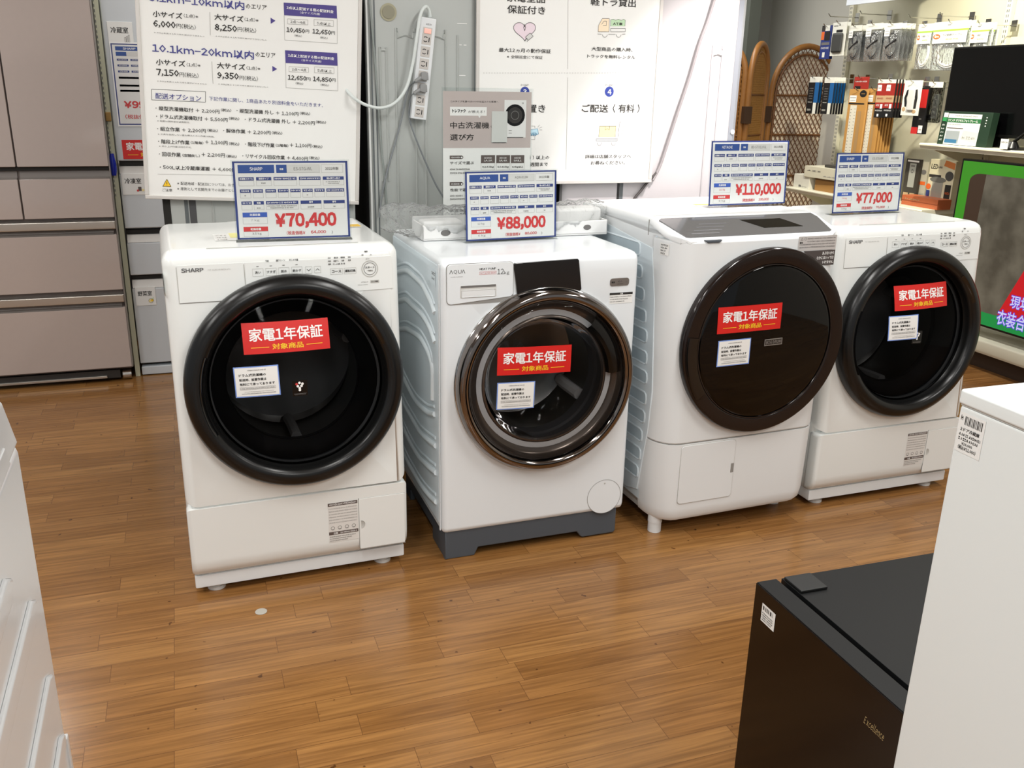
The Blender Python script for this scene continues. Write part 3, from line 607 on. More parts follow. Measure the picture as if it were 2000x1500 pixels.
pr.build('warning_label', w3)
pr = Print(flat((.152, -.0004, .896), (1, 0, 0), (0, 0, 1), (0, -1, 0))); pr.poly([(.0, .049), (.124, .049), (.124, .0), (.062, 0), (.03, .02)], mat('warning_brown', '4A4341', .5))
for i, (t, x0) in enumerate((('あぶないから', .074), ('なかにはいっては', .054), ('いけません', .078))): pr.text(t, x0, .034-i*.0145, .120-x0, .0105, TXTWHITE, .02, 2, 1)
pr.build('child_warning_label', w3)
def flank(a, b, l):
    t = R(183+a/.03*24); return (-.239+(.0757+l)*math.cos(t), .094+(.0945+l)*math.sin(t), .943+b)
pr = Print(flank); pr.rect(0, 0, .03, .036, PAPER, 1, 4)
for i in range(4): pr.greek(.003, .028-i*.0085, .027-.003*i, .0052, INK, 2, i)
pr.build('stock_label', w3)
m = MB(); m.box(-.29, .29, .13, .60, .055, .10, PALEGREY, .004); m.build('plinth', w3)
for x, y in ((-.268, .075), (.255, .13), (-.268, .56), (.255, .56)):
    m = MB(); m.cyl((x, y, .0), .0225, .035, WHITE3, 'z', 28); m.cyl((x, y, .035), .024, .05, WHITE3, 'z', 28); m.build('foot', w3)

# ------------------------------------------------------------------ price cards in clear L stands
def price_card(label, mach, x, y, z, turn, brand, model, wash, dry, price, net, washmat=None, tilt=.06):
    t = math.radians(turn); mw = mach.matrix_basis
    root = thing('price_card_stand', label, 'price card', mw @ Vector((x, y, z)), math.degrees(mach.rotation_euler.z)+turn, 'price cards on the washers')
    W_, H_ = .313, .212; ts = tilt; n = Vector((0, -1, ts)).normalized(); u = Vector((0, ts, 1)).normalized()
    o = Vector((-W_/2, 0, .006))
    st = MB(); th = .002
    q = lambda a, b, d: tuple(o+Vector((1, 0, 0))*a+u*b+n*d)
    def sl(a0, a1, b0, b1, d0, d1): st.add([q(a, b, d) for d in (d0, d1) for a, b in ((a0, b0), (a1, b0), (a1, b1), (a0, b1))], [(0, 1, 2, 3), (7, 6, 5, 4), (0, 4, 5, 1), (1, 5, 6, 2), (2, 6, 7, 3), (3, 7, 4, 0)], ACRYLIC)
    sl(-.004, W_+.004, -.004, H_+.004, .0022, .0036); sl(-.004, W_+.004, -.004, H_+.004, -.0030, -.0014)
    st.box(-W_/2-.004, W_/2+.004, -.012, .032, 0, .0022, ACRYLIC)
    st.build('stand', root)
    p = Print(lambda a, b, l: q(a*W_, H_*(1-b), -.0004+l), .00022)
    def rc(a0, b0, a1, b1, m, lay=2): p.rect(a0, b1, a1, b0, m, lay)
    rc(0, 0, 1, 1, CARDPAPER, 1)
    for a0, b0, a1, b1 in ((0, 0, 1, .022), (0, .978, 1, 1), (0, 0, .019, 1), (.981, 0, 1, 1)): rc(a0, b0, a1, b1, FRAMEBLUE, 2)
    def fr(a0, b0, a1, b1, tk=.0022):
        rc(a0, b0, a1, b0+tk*1.4, INKFAINT, 2); rc(a0, b1-tk*1.4, a1, b1, INKFAINT, 2); rc(a0, b0, a0+tk, b1, INKFAINT, 2); rc(a1-tk, b0, a1, b1, INKFAINT, 2)
    def tx(s, a, b, wd, ht, m, bold=0., shear=0.): p.text(s, a, b, wd, -ht, m, bold, 4, 2, shear)
    def gk(a0, b, a1, ht, m, sd): p.greek(a0, b, a1, ht, m, 4, sd)
    rc(.045, .045, .355, .15, BLUE); tx(brand, .145 if len(brand) == 5 else (.155 if len(brand) == 4 else .135), .117, .110 if len(brand) < 6 else .13, .042, TXTWHITE, .015)
    rc(.372, .045, .462, .15, BLUE); tx('型番', .402, .112, .032, .026, TXTWHITE, .03)
    rc(.463, .047, .750, .148, mat('model_box', 'D2D2CF', .5)); fr(.462, .045, .751, .15); tx(model, .605-.0085*len(model)-.004, .117, .017*len(model)+.008, .040, INKGREY, 0)
    fr(.765, .045, .958, .15); tx('2022年製', .80, .115, .118, .038, INKGREY, .01)
    rows = ((.20, (.045, .175, .195, .325, .345, .545, .565, .755, .775, .962), ('洗濯機スタイル', '開閉タイプ', None, None, '幅x奥行x高さ')), (.355, (.05, .142, .16, .248, .268, .360, .376, .468, .484, .574, .590, .680, .696, .786, .802, .962), (None,)*8), (.508, (.055, .145, .16, .248, .266, .548, .568, .752, .772, .962), (None, '質量', None, '備考', '番号')))
    for b, xs, ts_ in rows:
        for i in range(len(xs)//2):
            a0, a1 = xs[2*i], xs[2*i+1]; rc(a0, b, a1, b+.042, FRAMEBLUE); fr(a0, b+.042, a1, b+.112)
            if ts_[i]: wd = min(.88*(a1-a0), .017*len(ts_[i])); tx(ts_[i], (a0+a1-wd)/2, b+.034, wd, .026, TXTWHITE, .02)
            else: gk(a0+.01, b+.011, a1-.008, .021, TXTWHITE, i)
    gk(.235, .268, .285, .020, INKGREY, 3); gk(.80, .262, .93, .013, INKGREY, 4); gk(.82, .283, .92, .012, INKGREY, 5)
    for a in (.093, .632): p.disc(a, .435, .008, INKFAINT, 3, 10)
    gk(.185, .588, .225, .018, INKGREY, 6); gk(.275, .565, .535, .016, INKGREY, 7); gk(.30, .59, .51, .016, INKGREY, 8); gk(.63, .582, .69, .02, INKGREY, 9); gk(.857, .582, .877, .018, INKGREY, 10)
    rc(.058, .652, .270, .712, BLUE2); tx('洗濯容量', .118, .698, .092, .032, TXTWHITE, .02); fr(.058, .712, .270, .80); tx(wash, .125, .772, .075, .036, washmat or INKFAINT, 0)
    rc(.058, .838, .270, .898, REDINK); tx('乾燥容量', .118, .884, .092, .032, TXTWHITE, .02); fr(.058, .898, .270, .965); tx(dry, .13, .948, .08, .036, INKGREY, 0)
    wd = .085*len(price); wd = .545 if len(price) < 8 else .60
    tx(price, .335, .87, wd, .205, REDINK, .05)
    tx('(税抜価格¥', .43, .955, .165, .052, REDINK, .01); tx(net, .645, .948, .135, .045, REDINK, .02); tx(')', .83, .955, .012, .045, INKGREY, 0)
    p.build('printed_card', root)
    return root
price_card('price card reading 70,400 yen in a clear stand', w1, .035, .162, 1.0, -4.7, 'SHARP', 'ES-S7G-WL', '7 kg', '3.5 kg', '¥70,400', '64,000')
price_card('price card reading 88,000 yen in a clear stand', w2, .000, .277, .955, 3.3, 'AQUA', 'AQW-D12M', '12 kg', '6 kg', '¥88,000', '80,000', INKGREY)
price_card('price card reading 110,000 yen in a clear stand', w3, .160, .327, 1.0455, 0, 'HITACHI', 'BD-STX110GL', '11.0 kg', '6 kg', '¥110,000', '100,000', REDINK)
price_card('price card reading 77,000 yen in a clear stand', w4, .019, .326, 1.0, 2.3, 'SHARP', 'ES-S7G-WR', '7.0 kg', '3.5 kg', '¥77,000', '70,000', REDINK)

# ------------------------------------------------------------------ guide leaflet in a clear upright holder on the second washer
NAVY2 = mat('ink_point_blue', '33449B', .5); HEART = mat('heart_pink', 'E4D3DC', .5); PALEORANGE = mat('icon_pale_orange', 'F3DFC2', .5); PALEGREEN = mat('icon_pale_green', 'BFDDB8', .5)
PALEYELLOW = mat('icon_pale_yellow', 'F2E2A2', .5); PALECYAN = mat('icon_pale_cyan', 'C2E2F0', .5); STEELBLUE = mat('icon_steel_blue', '5C8FAE', .5); LEAFPALE = mat('leaflet_pale_machine', 'CDCFCB', .5)
LO = Vector((0.751, 2.95, 0.957))
leaf = thing('guide_leaflet', 'tall guide leaflet on choosing used washers, standing behind the 88,000 yen card', 'leaflet', LO)
p = Print(flat((0, 0, 0), (1, 0, 0), (0, 0, 1), (0, -1, 0)), .0003)
SHEET = (0.0009, 0.3039, 0.4510, 0.2729)
p.text('このタイプを選べばいいかお悩みのお客様へ', 0.0259, 0.4165, 0.1625, 0.0057, INK, 0, 3, 1)
p.rect(0.0244, 0.3751, 0.1487, 0.4023, PAPER, 2)
p.poly([(0.1193, 0.3755), (0.1288, 0.3755), (0.1241, 0.3680)], PAPER, 2)
p.text('トレファク', 0.0320, 0.3838, 0.0450, 0.0120, INK, 0.05, 3, 1)
p.text('が教える！', 0.0858, 0.3833, 0.0556, 0.0086, INK, 0, 3, 1)
p.text('中古洗濯機', 0.0249, 0.3348, 0.1329, 0.0202, INK, 0.01, 3, 1)
p.text('の', 0.1625, 0.3366, 0.0144, 0.0111, INK, 0, 3, 1)
p.text('選び方', 0.0242, 0.2971, 0.0810, 0.0204, INK, 0.01, 3, 1)
p.rect(0.2095, 0.3063, 0.2858, 0.4257, CARDPAPER, 2)
p.disc(0.2467, 0.3774, 0.0349, BLACKSATIN, 3)
p.disc(0.2467, 0.3774, 0.0259, INK, 4)
p.ring(0.2467, 0.3774, 0.0145, 0.002, INKGREY, 5, 24, 0, 360)
p.ring(0.2732, 0.4162, 0.0029, 0.001, INKGREY, 3, 24, 0, 360)
p.rect(0.2201, 0.3054, 0.2776, 0.3078, INKGREY, 3)
p.rect(0.2258, 0.3280, 0.2365, 0.3297, INKGREY, 3)
p.rect(0.2259, 0.3197, 0.2367, 0.3212, INKGREY, 3)
p.rect(0.1659, 0.2900, 0.2204, 0.3897, LEAFPALE, 5)
p.rect(0.1660, 0.3849, 0.2186, 0.3862, PALEGREY, 6)
p.rect(0.1689, 0.2888, 0.2179, 0.2910, INKGREY, 5)
p.rect(0.0232, 0.2376, 0.0650, 0.2488, LEAFBROWN, 2)
p.disc(0.0644, 0.2432, 0.0050, LEAFBROWN, 2)
p.greek(0.0279, 0.2408, 0.0587, 0.0047, TXTWHITE, 3, 800)
p.disc(0.0640, 0.2429, 0.0028, TXTWHITE, 3)
p.rect(0.0231, 0.1515, 0.0653, 0.1632, LEAFBROWN, 2)
p.disc(0.0646, 0.1572, 0.0051, LEAFBROWN, 2)
p.greek(0.0278, 0.1551, 0.0589, 0.0048, TXTWHITE, 3, 1088)
p.disc(0.0643, 0.1569, 0.0029, TXTWHITE, 3)
p.text('サイズで選ぶ', 0.0241, 0.2201, 0.0823, 0.0101, INK, 0.01, 3, 1)
p.text('性能で選ぶ', 0.0246, 0.1325, 0.0695, 0.0102, INK, 0.01, 3, 1)
p.text('家電全品', 0.0239, 0.0651, 0.0593, 0.0104, INK, 0.01, 3, 1)
p.text('保証付', 0.0383, 0.0494, 0.0305, 0.0074, INK, 0, 3, 1)
p.greek(0.0241, 0.2023, 0.0937, 0.0051, INKGREY, 3, 957)
p.greek(0.0241, 0.1904, 0.1114, 0.0051, INKGREY, 3, 997)
p.greek(0.0240, 0.1159, 0.0686, 0.0051, INKGREY, 3, 1245)
p.greek(0.0239, 0.1053, 0.1007, 0.0052, INKGREY, 3, 1280)
p.rect(0.1307, 0.2238, 0.1795, 0.2496, LEAFBROWN, 2)
p.greek(0.1420, 0.2385, 0.1680, 0.0048, TXTWHITE, 3, 497)
p.text('1人-2人', 0.1405, 0.2287, 0.0293, 0.0066, TXTWHITE, 0.02, 3, 1)
p.text('4.2-5.5kg', 0.1349, 0.2071, 0.0410, 0.0081, INK, 0.02, 3, 1)
p.frame(0.1309, 0.2013, 0.1798, 0.2243, 0.0008, INKFAINT, 1)
p.rect(0.1840, 0.2234, 0.2322, 0.2493, LEAFBROWN, 2)
p.greek(0.1955, 0.2381, 0.2205, 0.0048, TXTWHITE, 3, 663)
p.text('3人-4人', 0.1940, 0.2282, 0.0283, 0.0066, TXTWHITE, 0.02, 3, 1)
p.text('6.0-8.0kg', 0.1885, 0.2066, 0.0401, 0.0081, INK, 0.02, 3, 1)
p.frame(0.1844, 0.2007, 0.2326, 0.2238, 0.0008, INKFAINT, 1)
p.rect(0.2355, 0.2230, 0.2830, 0.2490, LEAFBROWN, 2)
p.greek(0.2472, 0.2378, 0.2712, 0.0048, TXTWHITE, 3, 822)
p.text('5人以上', 0.2458, 0.2278, 0.0273, 0.0066, TXTWHITE, 0.02, 3, 1)
p.text('8.0kg以上', 0.2404, 0.2061, 0.0392, 0.0082, INK, 0.02, 3, 1)
p.frame(0.2361, 0.2001, 0.2836, 0.2234, 0.0008, INKFAINT, 1)
p.rect(SHEET[0], .002, SHEET[1], SHEET[2], PAPER, 0); p.rect(SHEET[0], SHEET[3], SHEET[1], SHEET[2], LEAFGREY, 1)
p.build('printed_sheet', leaf)
st = MB(); st.box(-.003, .308, -.005, -.0035, 0, .462, ACRYLIC); st.box(-.003, .308, .0015, .003, 0, .462, ACRYLIC); st.box(-.003, .308, -.02, .06, 0, .002, ACRYLIC); st.build('stand', leaf)

# ------------------------------------------------------------------ bagged accessories behind the card on the second washer
tray_r = thing('accessory_tray', 'white plastic accessory tray with oval holes inside the clear bag', 'tray', w2.matrix_basis @ Vector((.02, .396, .956)), 1)
m = MB(); PL = mat('moulded_white_plastic', 'E8E9E8', .4)
m.box(-.30, .34, -.07, .075, 0, .012, PL, .005); m.box(-.30, .34, -.07, -.062, .0, .048, PL, .004); m.box(-.30, .34, .067, .075, 0, .060, PL, .004); m.box(-.30, -.292, -.07, .075, 0, .05, PL, .004); m.box(.332, .34, -.07, .075, 0, .05, PL, .004)
m.box(-.10, .30, -.02, .06, .012, .06, PL, .012, 3); m.box(.17, .335, -.03, .055, .012, .085, PL, .012, 3); m.box(-.285, -.15, -.02, .06, .012, .055, PL, .012, 3)
m.build('tray', tray_r)
h = MB()
for x, z, rx in ((-.225, .024, .016), (-.135, .030, .009), (.265, .026, .014)):
    h.add([(x+rx*math.cos(2*math.pi*i/20), -.0707, z+rx*.62*math.sin(2*math.pi*i/20)) for i in range(20)]+[(x, -.0707, z)], [(i, (i+1) % 20, 20) for i in range(20)], INKGREY)
h.build('hole_row', tray_r)
bag = MB(); nx, ny = 90, 26
def bagpt(i, j):
    s = i/nx*2-1; t = 2*math.pi*j/ny
    e = 1-abs(s)**5*.75; x = s*.385-.035; crum = .35+.65*abs(s)**2
    k = lambda a, b, c: math.sin(a*s*9+b*t*2+c)
    rad = 1+.07*crum*(k(3.1, 1, .4)+k(5.3, 2, 1.7)+k(7.9, 3, 2.6)*.8+k(12.3, 4, .9)*.6)
    y = math.cos(t)*.082*e*rad; z = .050+math.sin(t)*.050*(e+.05)*rad
    if s > .55: z += .018*(s-.55)/.45*(1+math.sin(t))
    if s < -.62: z += .022*(-.62-s)/.38*(1+math.sin(t)); x -= .010*math.sin(t*3)
    return (x, y, max(z, .002))
bag.add([bagpt(i, j) for i in range(nx+1) for j in range(ny)], [(i*ny+j, i*ny+(j+1) % ny, (i+1)*ny+(j+1) % ny, (i+1)*ny+j) for i in range(nx) for j in range(ny)], FILM)
o = bag.build('plastic_bag', None, 60, w2.matrix_basis @ Vector((.03, .397, .956)), 1); tag(o, 'crumpled clear plastic bag lying on the second washer behind its price card', 'bag')

# ------------------------------------------------------------------ refrigerators with their backs to us
def fridge_back(label, x0, x1, m, ribs, grooves, extra=None, y=3.214, h=1.84):
    r = thing('refrigerator', label, 'refrigerator', ((x0+x1)/2, y+.33, 0), 0, 'refrigerators turned with their backs to the front'); hw = (x1-x0)/2
    b = MB(); b.box(-hw, hw, -.30, .33, .03, h, mat('fridge_side_gap_shade', '232324', .5), .006); b.build('cabinet', r)  # sides coloured near-black for the shade between the fridges
    bp = MB(); bp.prism([(-hw, -.28), (-hw+.006, -.318), (-hw+.022, -.33), (hw-.022, -.33), (hw-.006, -.318), (hw, -.28)], 'z', .05, h-.01, m)
    for a in ribs: bp.tube([(x-(x0+x1)/2, -.330, z) for x, z in a], .0045, m, 6, 3)
    bp.build('back_panel', r)
    g = MB()
    for gx, gw, gm in grooves: g.box(gx-(x0+x1)/2-gw/2, gx-(x0+x1)/2+gw/2, -.3312, -.328, .06, h-.02, gm)  # flat dark strips: shade of grooves, a rib edge and a gap, painted on
    if grooves: g.build('back_groove_shade', r)
    for sx in (-1, 1): MB().cyl((sx*(hw-.06), -.24, 0), .02, .03, DARK).build('foot', r)
    return r
def U(x0, x1, z1, z0=.2, r=.03): return [(x0, z0), (x0, (z0+z1)/2), (x0, z1-r), (x0+.3*r, z1-.3*r), (x0+r, z1), ((x0+x1)/2, z1), (x1-r, z1), (x1-.3*r, z1-.3*r), (x1, z1-r), (x1, (z0+z1)/2), (x1, z0)]
GROOVE = mat('groove_shadow_grey', '5E6466', .5); EDGEW = mat('white_edge_trim', 'D8DAD8', .4)
fa = fridge_back('grey refrigerator seen from behind, with the delivery fee board before it', -.140, .506, BACKGREY, [U(.02, .30, 1.5)], [(-.1265, .024, DARK), (-.065, .012, GROOVE), (-.045, .022, mat('dark_groove', '4A4A4C', .5)), (.165, .02, GROOVE)])
pr = Print(flat((.105, -.3305, .985), (1, 0, 0), (0, 0, 1), (0, -1, 0))); EMB = mat('embossed_grey', '96A09D', .45)
pr.path([(-.060, .005), (-.038, .040), (-.016, .005)], .003, EMB, 1, True); pr.text('警告', -.006, .006, .07, .030, EMB, .03, 1); pr.frame(-.09, -.09, .105, -.005, .0025, EMB, 1); pr.path([(-.014, -.05), (.008, -.012), (.03, -.05)], .003, EMB, 1, True); pr.build('warning_emboss', fa)
fb = fridge_back('grey refrigerator seen from behind, carrying the power strip', .552, 1.262, BACKGREY, [U(.655, .722, 1.585, .3), U(.757, .83, 1.585, .3), [(.872, 1.59), (.872, 1.2), (.872, .6)], U(.60, .622, 1.535, 1.1, .008)], [(.945, .022, mat('rib_shadow_blue_grey', '6C7680', .4)), (1.02, .004, GROOVE), (1.18, .004, GROOVE)])  # the blue-grey strip paints the shadow at a rib's edge
g = MB(); g.box(-.352, -.345, -.3325, -.31, .06, 1.8, EDGEW, .001); g.box(-.338, -.334, -.3318, -.31, .06, 1.8, GROOVE); g.box(-.325, -.321, -.3318, -.31, .06, 1.8, GROOVE); g.build('edge_trim', fb)
g = Print(flat((-.907, -.3303, 0), (1, 0, 0), (0, 0, 1), (0, -1, 0)))
for x0, x1, z in ((.870, .906, 1.627), (.878, .887, 1.558), (.894, .904, 1.558), (.878, .901, 1.458), (.878, .887, 1.402), (.893, .903, 1.402)): g.rect(x0, z, x1, z+.0022, TXTWHITE)
g.build('tick_marks', fb)
g = MB(); g.cyl((-.907+.632, -.333, 1.655), .028, .004, mat('brass_cap', 'A39F86', .35), 'y', 28); g.cyl((-.907+.632, -.335, 1.655), .021, .003, mat('brass_cap_centre', '8B8874', .4), 'y', 28); g.build('port_cap', fb)
fe = fridge_back('pale refrigerator back lit by the spotlight, right of the services board', 1.280, 2.010, BACKLIGHT, [U(1.872, 1.915, 1.555, .3, .018)], [(1.512, .010, mat('slot_dark', '2B2A2A', .6)), (1.525, .014, GROOVE)])
g = MB(); g.prism([(.325, -.331), (.345, -.331), (.366, -.312), (.366, -.24), (.345, -.26)], 'z', .05, 1.83, mat('grey_corner_trim', '8E9299', .35)); g.build('corner_trim', fe)
g = MB(); g.cyl((.344, -.334, 1.27), .009, .004, PALEGREY, 'y', 20); g.build('screw_cap', fe)

# boards hanging in front of the fridge backs
DBO = Vector((-0.189, 3.19, 1.058)); _ra = R(2.85)
db = thing('notice_board', 'large white framed board of delivery fees, hung slightly crooked', 'notice board', DBO); db.rotation_euler = (0, _ra, 0)
p = Print(flat((0, 0, 0), (1, 0, 0), (0, 0, 1), (0, -1, 0)), .0004)
p.text('5.1km−10km以内', 0.0414, 0.6002, 0.2828, 0.0259, NAVY, 0.02, 3, 1)
p.text('のエリア', 0.3283, 0.6063, 0.0645, 0.0144, INK, 0.01, 3, 1)
p.text('10.1km−20km以内', 0.0433, 0.4535, 0.3075, 0.0267, NAVY, 0.02, 3, 1)
p.text('のエリア', 0.3555, 0.4637, 0.0629, 0.0149, INK, 0.01, 3, 1)
p.text('小サイズ', 0.0500, 0.5573, 0.0867, 0.0185, INK, 0.02, 3, 1)
p.text('(1点)※', 0.1403, 0.5634, 0.0431, 0.0112, INK, 0, 3, 1)
p.text('小サイズ', 0.0528, 0.4164, 0.0870, 0.0190, INK, 0.02, 3, 1)
p.text('(1点)※', 0.1434, 0.4187, 0.0420, 0.0115, INK, 0, 3, 1)
p.text('大サイズ', 0.2321, 0.5638, 0.0884, 0.0188, INK, 0.02, 3, 1)
p.text('(1点)※', 0.3233, 0.5681, 0.0437, 0.0114, INK, 0, 3, 1)
p.text('大サイズ', 0.2360, 0.4190, 0.0869, 0.0194, INK, 0.02, 3, 1)
p.text('(1点)※', 0.3265, 0.4219, 0.0437, 0.0117, INK, 0, 3, 1)
p.text('6,000', 0.0496, 0.5267, 0.0660, 0.0216, INK, 0.025, 3, 1)
p.text('円(税込)', 0.1177, 0.5300, 0.0576, 0.0143, INK, 0, 3, 1)
p.text('8,250', 0.2321, 0.5308, 0.0680, 0.0220, INK, 0.025, 3, 1)
p.text('円(税込)', 0.3019, 0.5352, 0.0574, 0.0146, INK, 0, 3, 1)
p.text('7,150', 0.0519, 0.3835, 0.0674, 0.0223, INK, 0.025, 3, 1)
p.text('円(税込)', 0.1211, 0.3854, 0.0578, 0.0147, INK, 0, 3, 1)
p.text('9,350', 0.2357, 0.3865, 0.0665, 0.0227, INK, 0.025, 3, 1)
p.text('円(税込)', 0.3048, 0.3883, 0.0576, 0.0150, INK, 0, 3, 1)
p.text('※40kg未満 ※1人で持ち運びができるもの', 0.0511, 0.5092, 0.1497, 0.0051, INKGREY, 0, 3, 1)
p.text('※40kg以上 ※1人で持ち運びができないもの', 0.2341, 0.5134, 0.1575, 0.0052, INKGREY, 0, 3, 1)
p.text('※40kg未満 ※1人で持ち運びができるもの', 0.0535, 0.3658, 0.1496, 0.0052, INKGREY, 0, 3, 1)
p.text('※40kg以上 ※1人で持ち運びができないもの', 0.2381, 0.3689, 0.1571, 0.0053, INKGREY, 0, 3, 1)
p.path([(0.2188, 0.5854), (0.2184, 0.5170)], 0.0012, INKFAINT, 2, False)
p.path([(0.2202, 0.4390), (0.2221, 0.3714)], 0.0012, INKFAINT, 2, False)
p.poly([(0.4045, 0.5854), (0.4050, 0.5670), (0.4196, 0.5773)], PURPLE, 2)
p.poly([(0.4082, 0.4391), (0.4087, 0.4212), (0.4236, 0.4308)], PURPLE, 2)
p.poly([(0.4459, 0.6340), (0.6147, 0.6394), (0.6166, 0.6008), (0.4471, 0.5964)], PURPLE, 2)
p.path([(0.4471, 0.5964), (0.4484, 0.5214), (0.6180, 0.5241), (0.6166, 0.6008)], 0.001, INKFAINT, 2, False)
p.text('2点以上配送する際の配送料金', 0.4549, 0.6155, 0.1498, 0.0094, TXTWHITE, 0.02, 3, 1)
p.text('(全サイズ共通)', 0.4974, 0.6056, 0.0642, 0.0070, TXTWHITE, 0, 3, 1)
p.path([(0.4580, 0.5865), (0.5226, 0.5885), (0.5226, 0.5737), (0.4579, 0.5711)], 0.001, INKFAINT, 2, True)
p.text('2点〜4点', 0.4671, 0.5747, 0.0473, 0.0091, INK, 0, 3, 1)
p.path([(0.5419, 0.5916), (0.6049, 0.5934), (0.6051, 0.5756), (0.5419, 0.5732)], 0.001, INKFAINT, 2, True)
p.text('5点以上', 0.5513, 0.5768, 0.0455, 0.0092, INK, 0, 3, 1)
p.text('10,450', 0.4541, 0.5448, 0.0592, 0.0162, INK, 0.025, 3, 1)
p.text('円', 0.5151, 0.5480, 0.0112, 0.0106, INK, 0, 3, 1)
p.text('12,650', 0.5367, 0.5469, 0.0610, 0.0163, INK, 0.025, 3, 1)
p.text('円', 0.5984, 0.5501, 0.0114, 0.0107, INK, 0, 3, 1)
p.text('(税込)', 0.4787, 0.5341, 0.0245, 0.0071, INK, 0, 3, 1)
p.text('(税込)', 0.5615, 0.5347, 0.0249, 0.0071, INK, 0, 3, 1)
p.poly([(0.4492, 0.4903), (0.6179, 0.4944), (0.6198, 0.4546), (0.4504, 0.4514)], PURPLE, 2)
p.path([(0.4504, 0.4514), (0.4517, 0.3742), (0.6213, 0.3755), (0.6198, 0.4546)], 0.001, INKFAINT, 2, False)
p.text('2点以上配送する際の配送料金', 0.4583, 0.4710, 0.1498, 0.0096, TXTWHITE, 0.02, 3, 1)
p.text('(全サイズ共通)', 0.5015, 0.4602, 0.0652, 0.0072, TXTWHITE, 0, 3, 1)
p.path([(0.4615, 0.4411), (0.5243, 0.4419), (0.5243, 0.4267), (0.4614, 0.4252)], 0.001, INKFAINT, 2, True)
p.text('2点〜4点', 0.4707, 0.4288, 0.0467, 0.0094, INK, 0, 3, 1)
p.path([(0.5440, 0.4462), (0.6080, 0.4471), (0.6081, 0.4289), (0.5440, 0.4273)], 0.001, INKFAINT, 2, True)
p.text('5点以上', 0.5535, 0.4309, 0.0475, 0.0095, INK, 0, 3, 1)
p.text('12,650', 0.4575, 0.3982, 0.0601, 0.0167, INK, 0.025, 3, 1)
p.text('円', 0.5168, 0.4003, 0.0141, 0.0109, INK, 0, 3, 1)
p.text('14,850', 0.5388, 0.3989, 0.0624, 0.0168, INK, 0.025, 3, 1)
p.text('円', 0.6014, 0.4027, 0.0120, 0.0110, INK, 0, 3, 1)
p.text('(税込)', 0.4825, 0.3867, 0.0249, 0.0073, INK, 0, 3, 1)
p.text('(税込)', 0.5639, 0.3873, 0.0281, 0.0073, INK, 0, 3, 1)
p.path([(0.0356, 0.3430), (0.1982, 0.3456), (0.1971, 0.3134), (0.0347, 0.3106)], 0.0012, INK, 2, True)
p.text('配送オプション', 0.0460, 0.3148, 0.1384, 0.0183, NAVY, 0.01, 3, 1)
p.text('下記作業に関し、1商品あたり別途料金をいただきます。', 0.2080, 0.3191, 0.3643, 0.0129, NAVY, 0, 3, 1)
p.text('・縦型洗濯機取付 ＋ 2,200円', 0.0446, 0.2794, 0.1946, 0.0135, INK, 0.012, 3, 1)
p.text('(税込)', 0.2437, 0.2873, 0.0326, 0.0094, INK, 0.012, 3, 1)
p.text('・縦型洗濯機 外し ＋ 1,100円', 0.2927, 0.2858, 0.1986, 0.0138, INK, 0.012, 3, 1)
p.text('(税込)', 0.4958, 0.2914, 0.0344, 0.0097, INK, 0.012, 3, 1)
p.text('・ドラム式洗濯機取付 ＋ 5,500円', 0.0452, 0.2545, 0.2187, 0.0136, INK, 0.012, 3, 1)
p.text('(税込)', 0.2684, 0.2625, 0.0329, 0.0095, INK, 0.012, 3, 1)
p.text('・ドラム式洗濯機 外し ＋ 2,200円', 0.3178, 0.2597, 0.2271, 0.0140, INK, 0.012, 3, 1)
p.text('(税込)', 0.5487, 0.2663, 0.0337, 0.0098, INK, 0.012, 3, 1)
p.text('・組立作業 ＋ 2,200円', 0.0465, 0.2163, 0.1482, 0.0137, INK, 0.012, 3, 1)
p.text('(税込)', 0.1995, 0.2212, 0.0333, 0.0095, INK, 0.012, 3, 1)
p.text('・解体作業 ＋ 2,200円', 0.2491, 0.2205, 0.1509, 0.0140, INK, 0.012, 3, 1)
p.text('(税込)', 0.4038, 0.2239, 0.0347, 0.0097, INK, 0.012, 3, 1)
p.text('・階段上げ作業', 0.0475, 0.1770, 0.0956, 0.0138, INK, 0.012, 3, 1)
p.text('(1階毎)', 0.1468, 0.1802, 0.0395, 0.0095, INK, 0.012, 3, 1)
p.text('＋ 1,100円', 0.1918, 0.1813, 0.0702, 0.0133, INK, 0.012, 3, 1)
p.text('(税込)', 0.2664, 0.1822, 0.0331, 0.0096, INK, 0.012, 3, 1)
p.text('・階段下げ作業', 0.3173, 0.1808, 0.0951, 0.0142, INK, 0.012, 3, 1)
p.text('(1階毎)', 0.4162, 0.1840, 0.0418, 0.0098, INK, 0.012, 3, 1)
p.text('＋ 1,100円', 0.4629, 0.1846, 0.0704, 0.0136, INK, 0.012, 3, 1)
p.text('(税込)', 0.5372, 0.1858, 0.0338, 0.0099, INK, 0.012, 3, 1)
p.text('・回収作業', 0.0485, 0.1373, 0.0663, 0.0139, INK, 0.012, 3, 1)
p.text('(店舗戻し)', 0.1195, 0.1386, 0.0546, 0.0096, INK, 0.012, 3, 1)
p.text('＋ 2,200円', 0.1796, 0.1412, 0.0729, 0.0133, INK, 0.012, 3, 1)
p.text('(税込)', 0.2573, 0.1416, 0.0332, 0.0097, INK, 0.012, 3, 1)
p.text('・リサイクル回収作業 ＋ 4,400円', 0.3079, 0.1422, 0.2146, 0.0143, INK, 0.012, 3, 1)
p.text('(税込)', 0.5264, 0.1478, 0.0351, 0.0100, INK, 0.012, 3, 1)
p.text('・500L以上冷蔵庫運搬 ＋ 6,600円', 0.0490, 0.0959, 0.2381, 0.0140, INK, 0.012, 3, 1)
p.text('※設置は原則翌日以降取付。', 0.0479, 0.2447, 0.0995, 0.0054, INKGREY, 0, 3, 1)
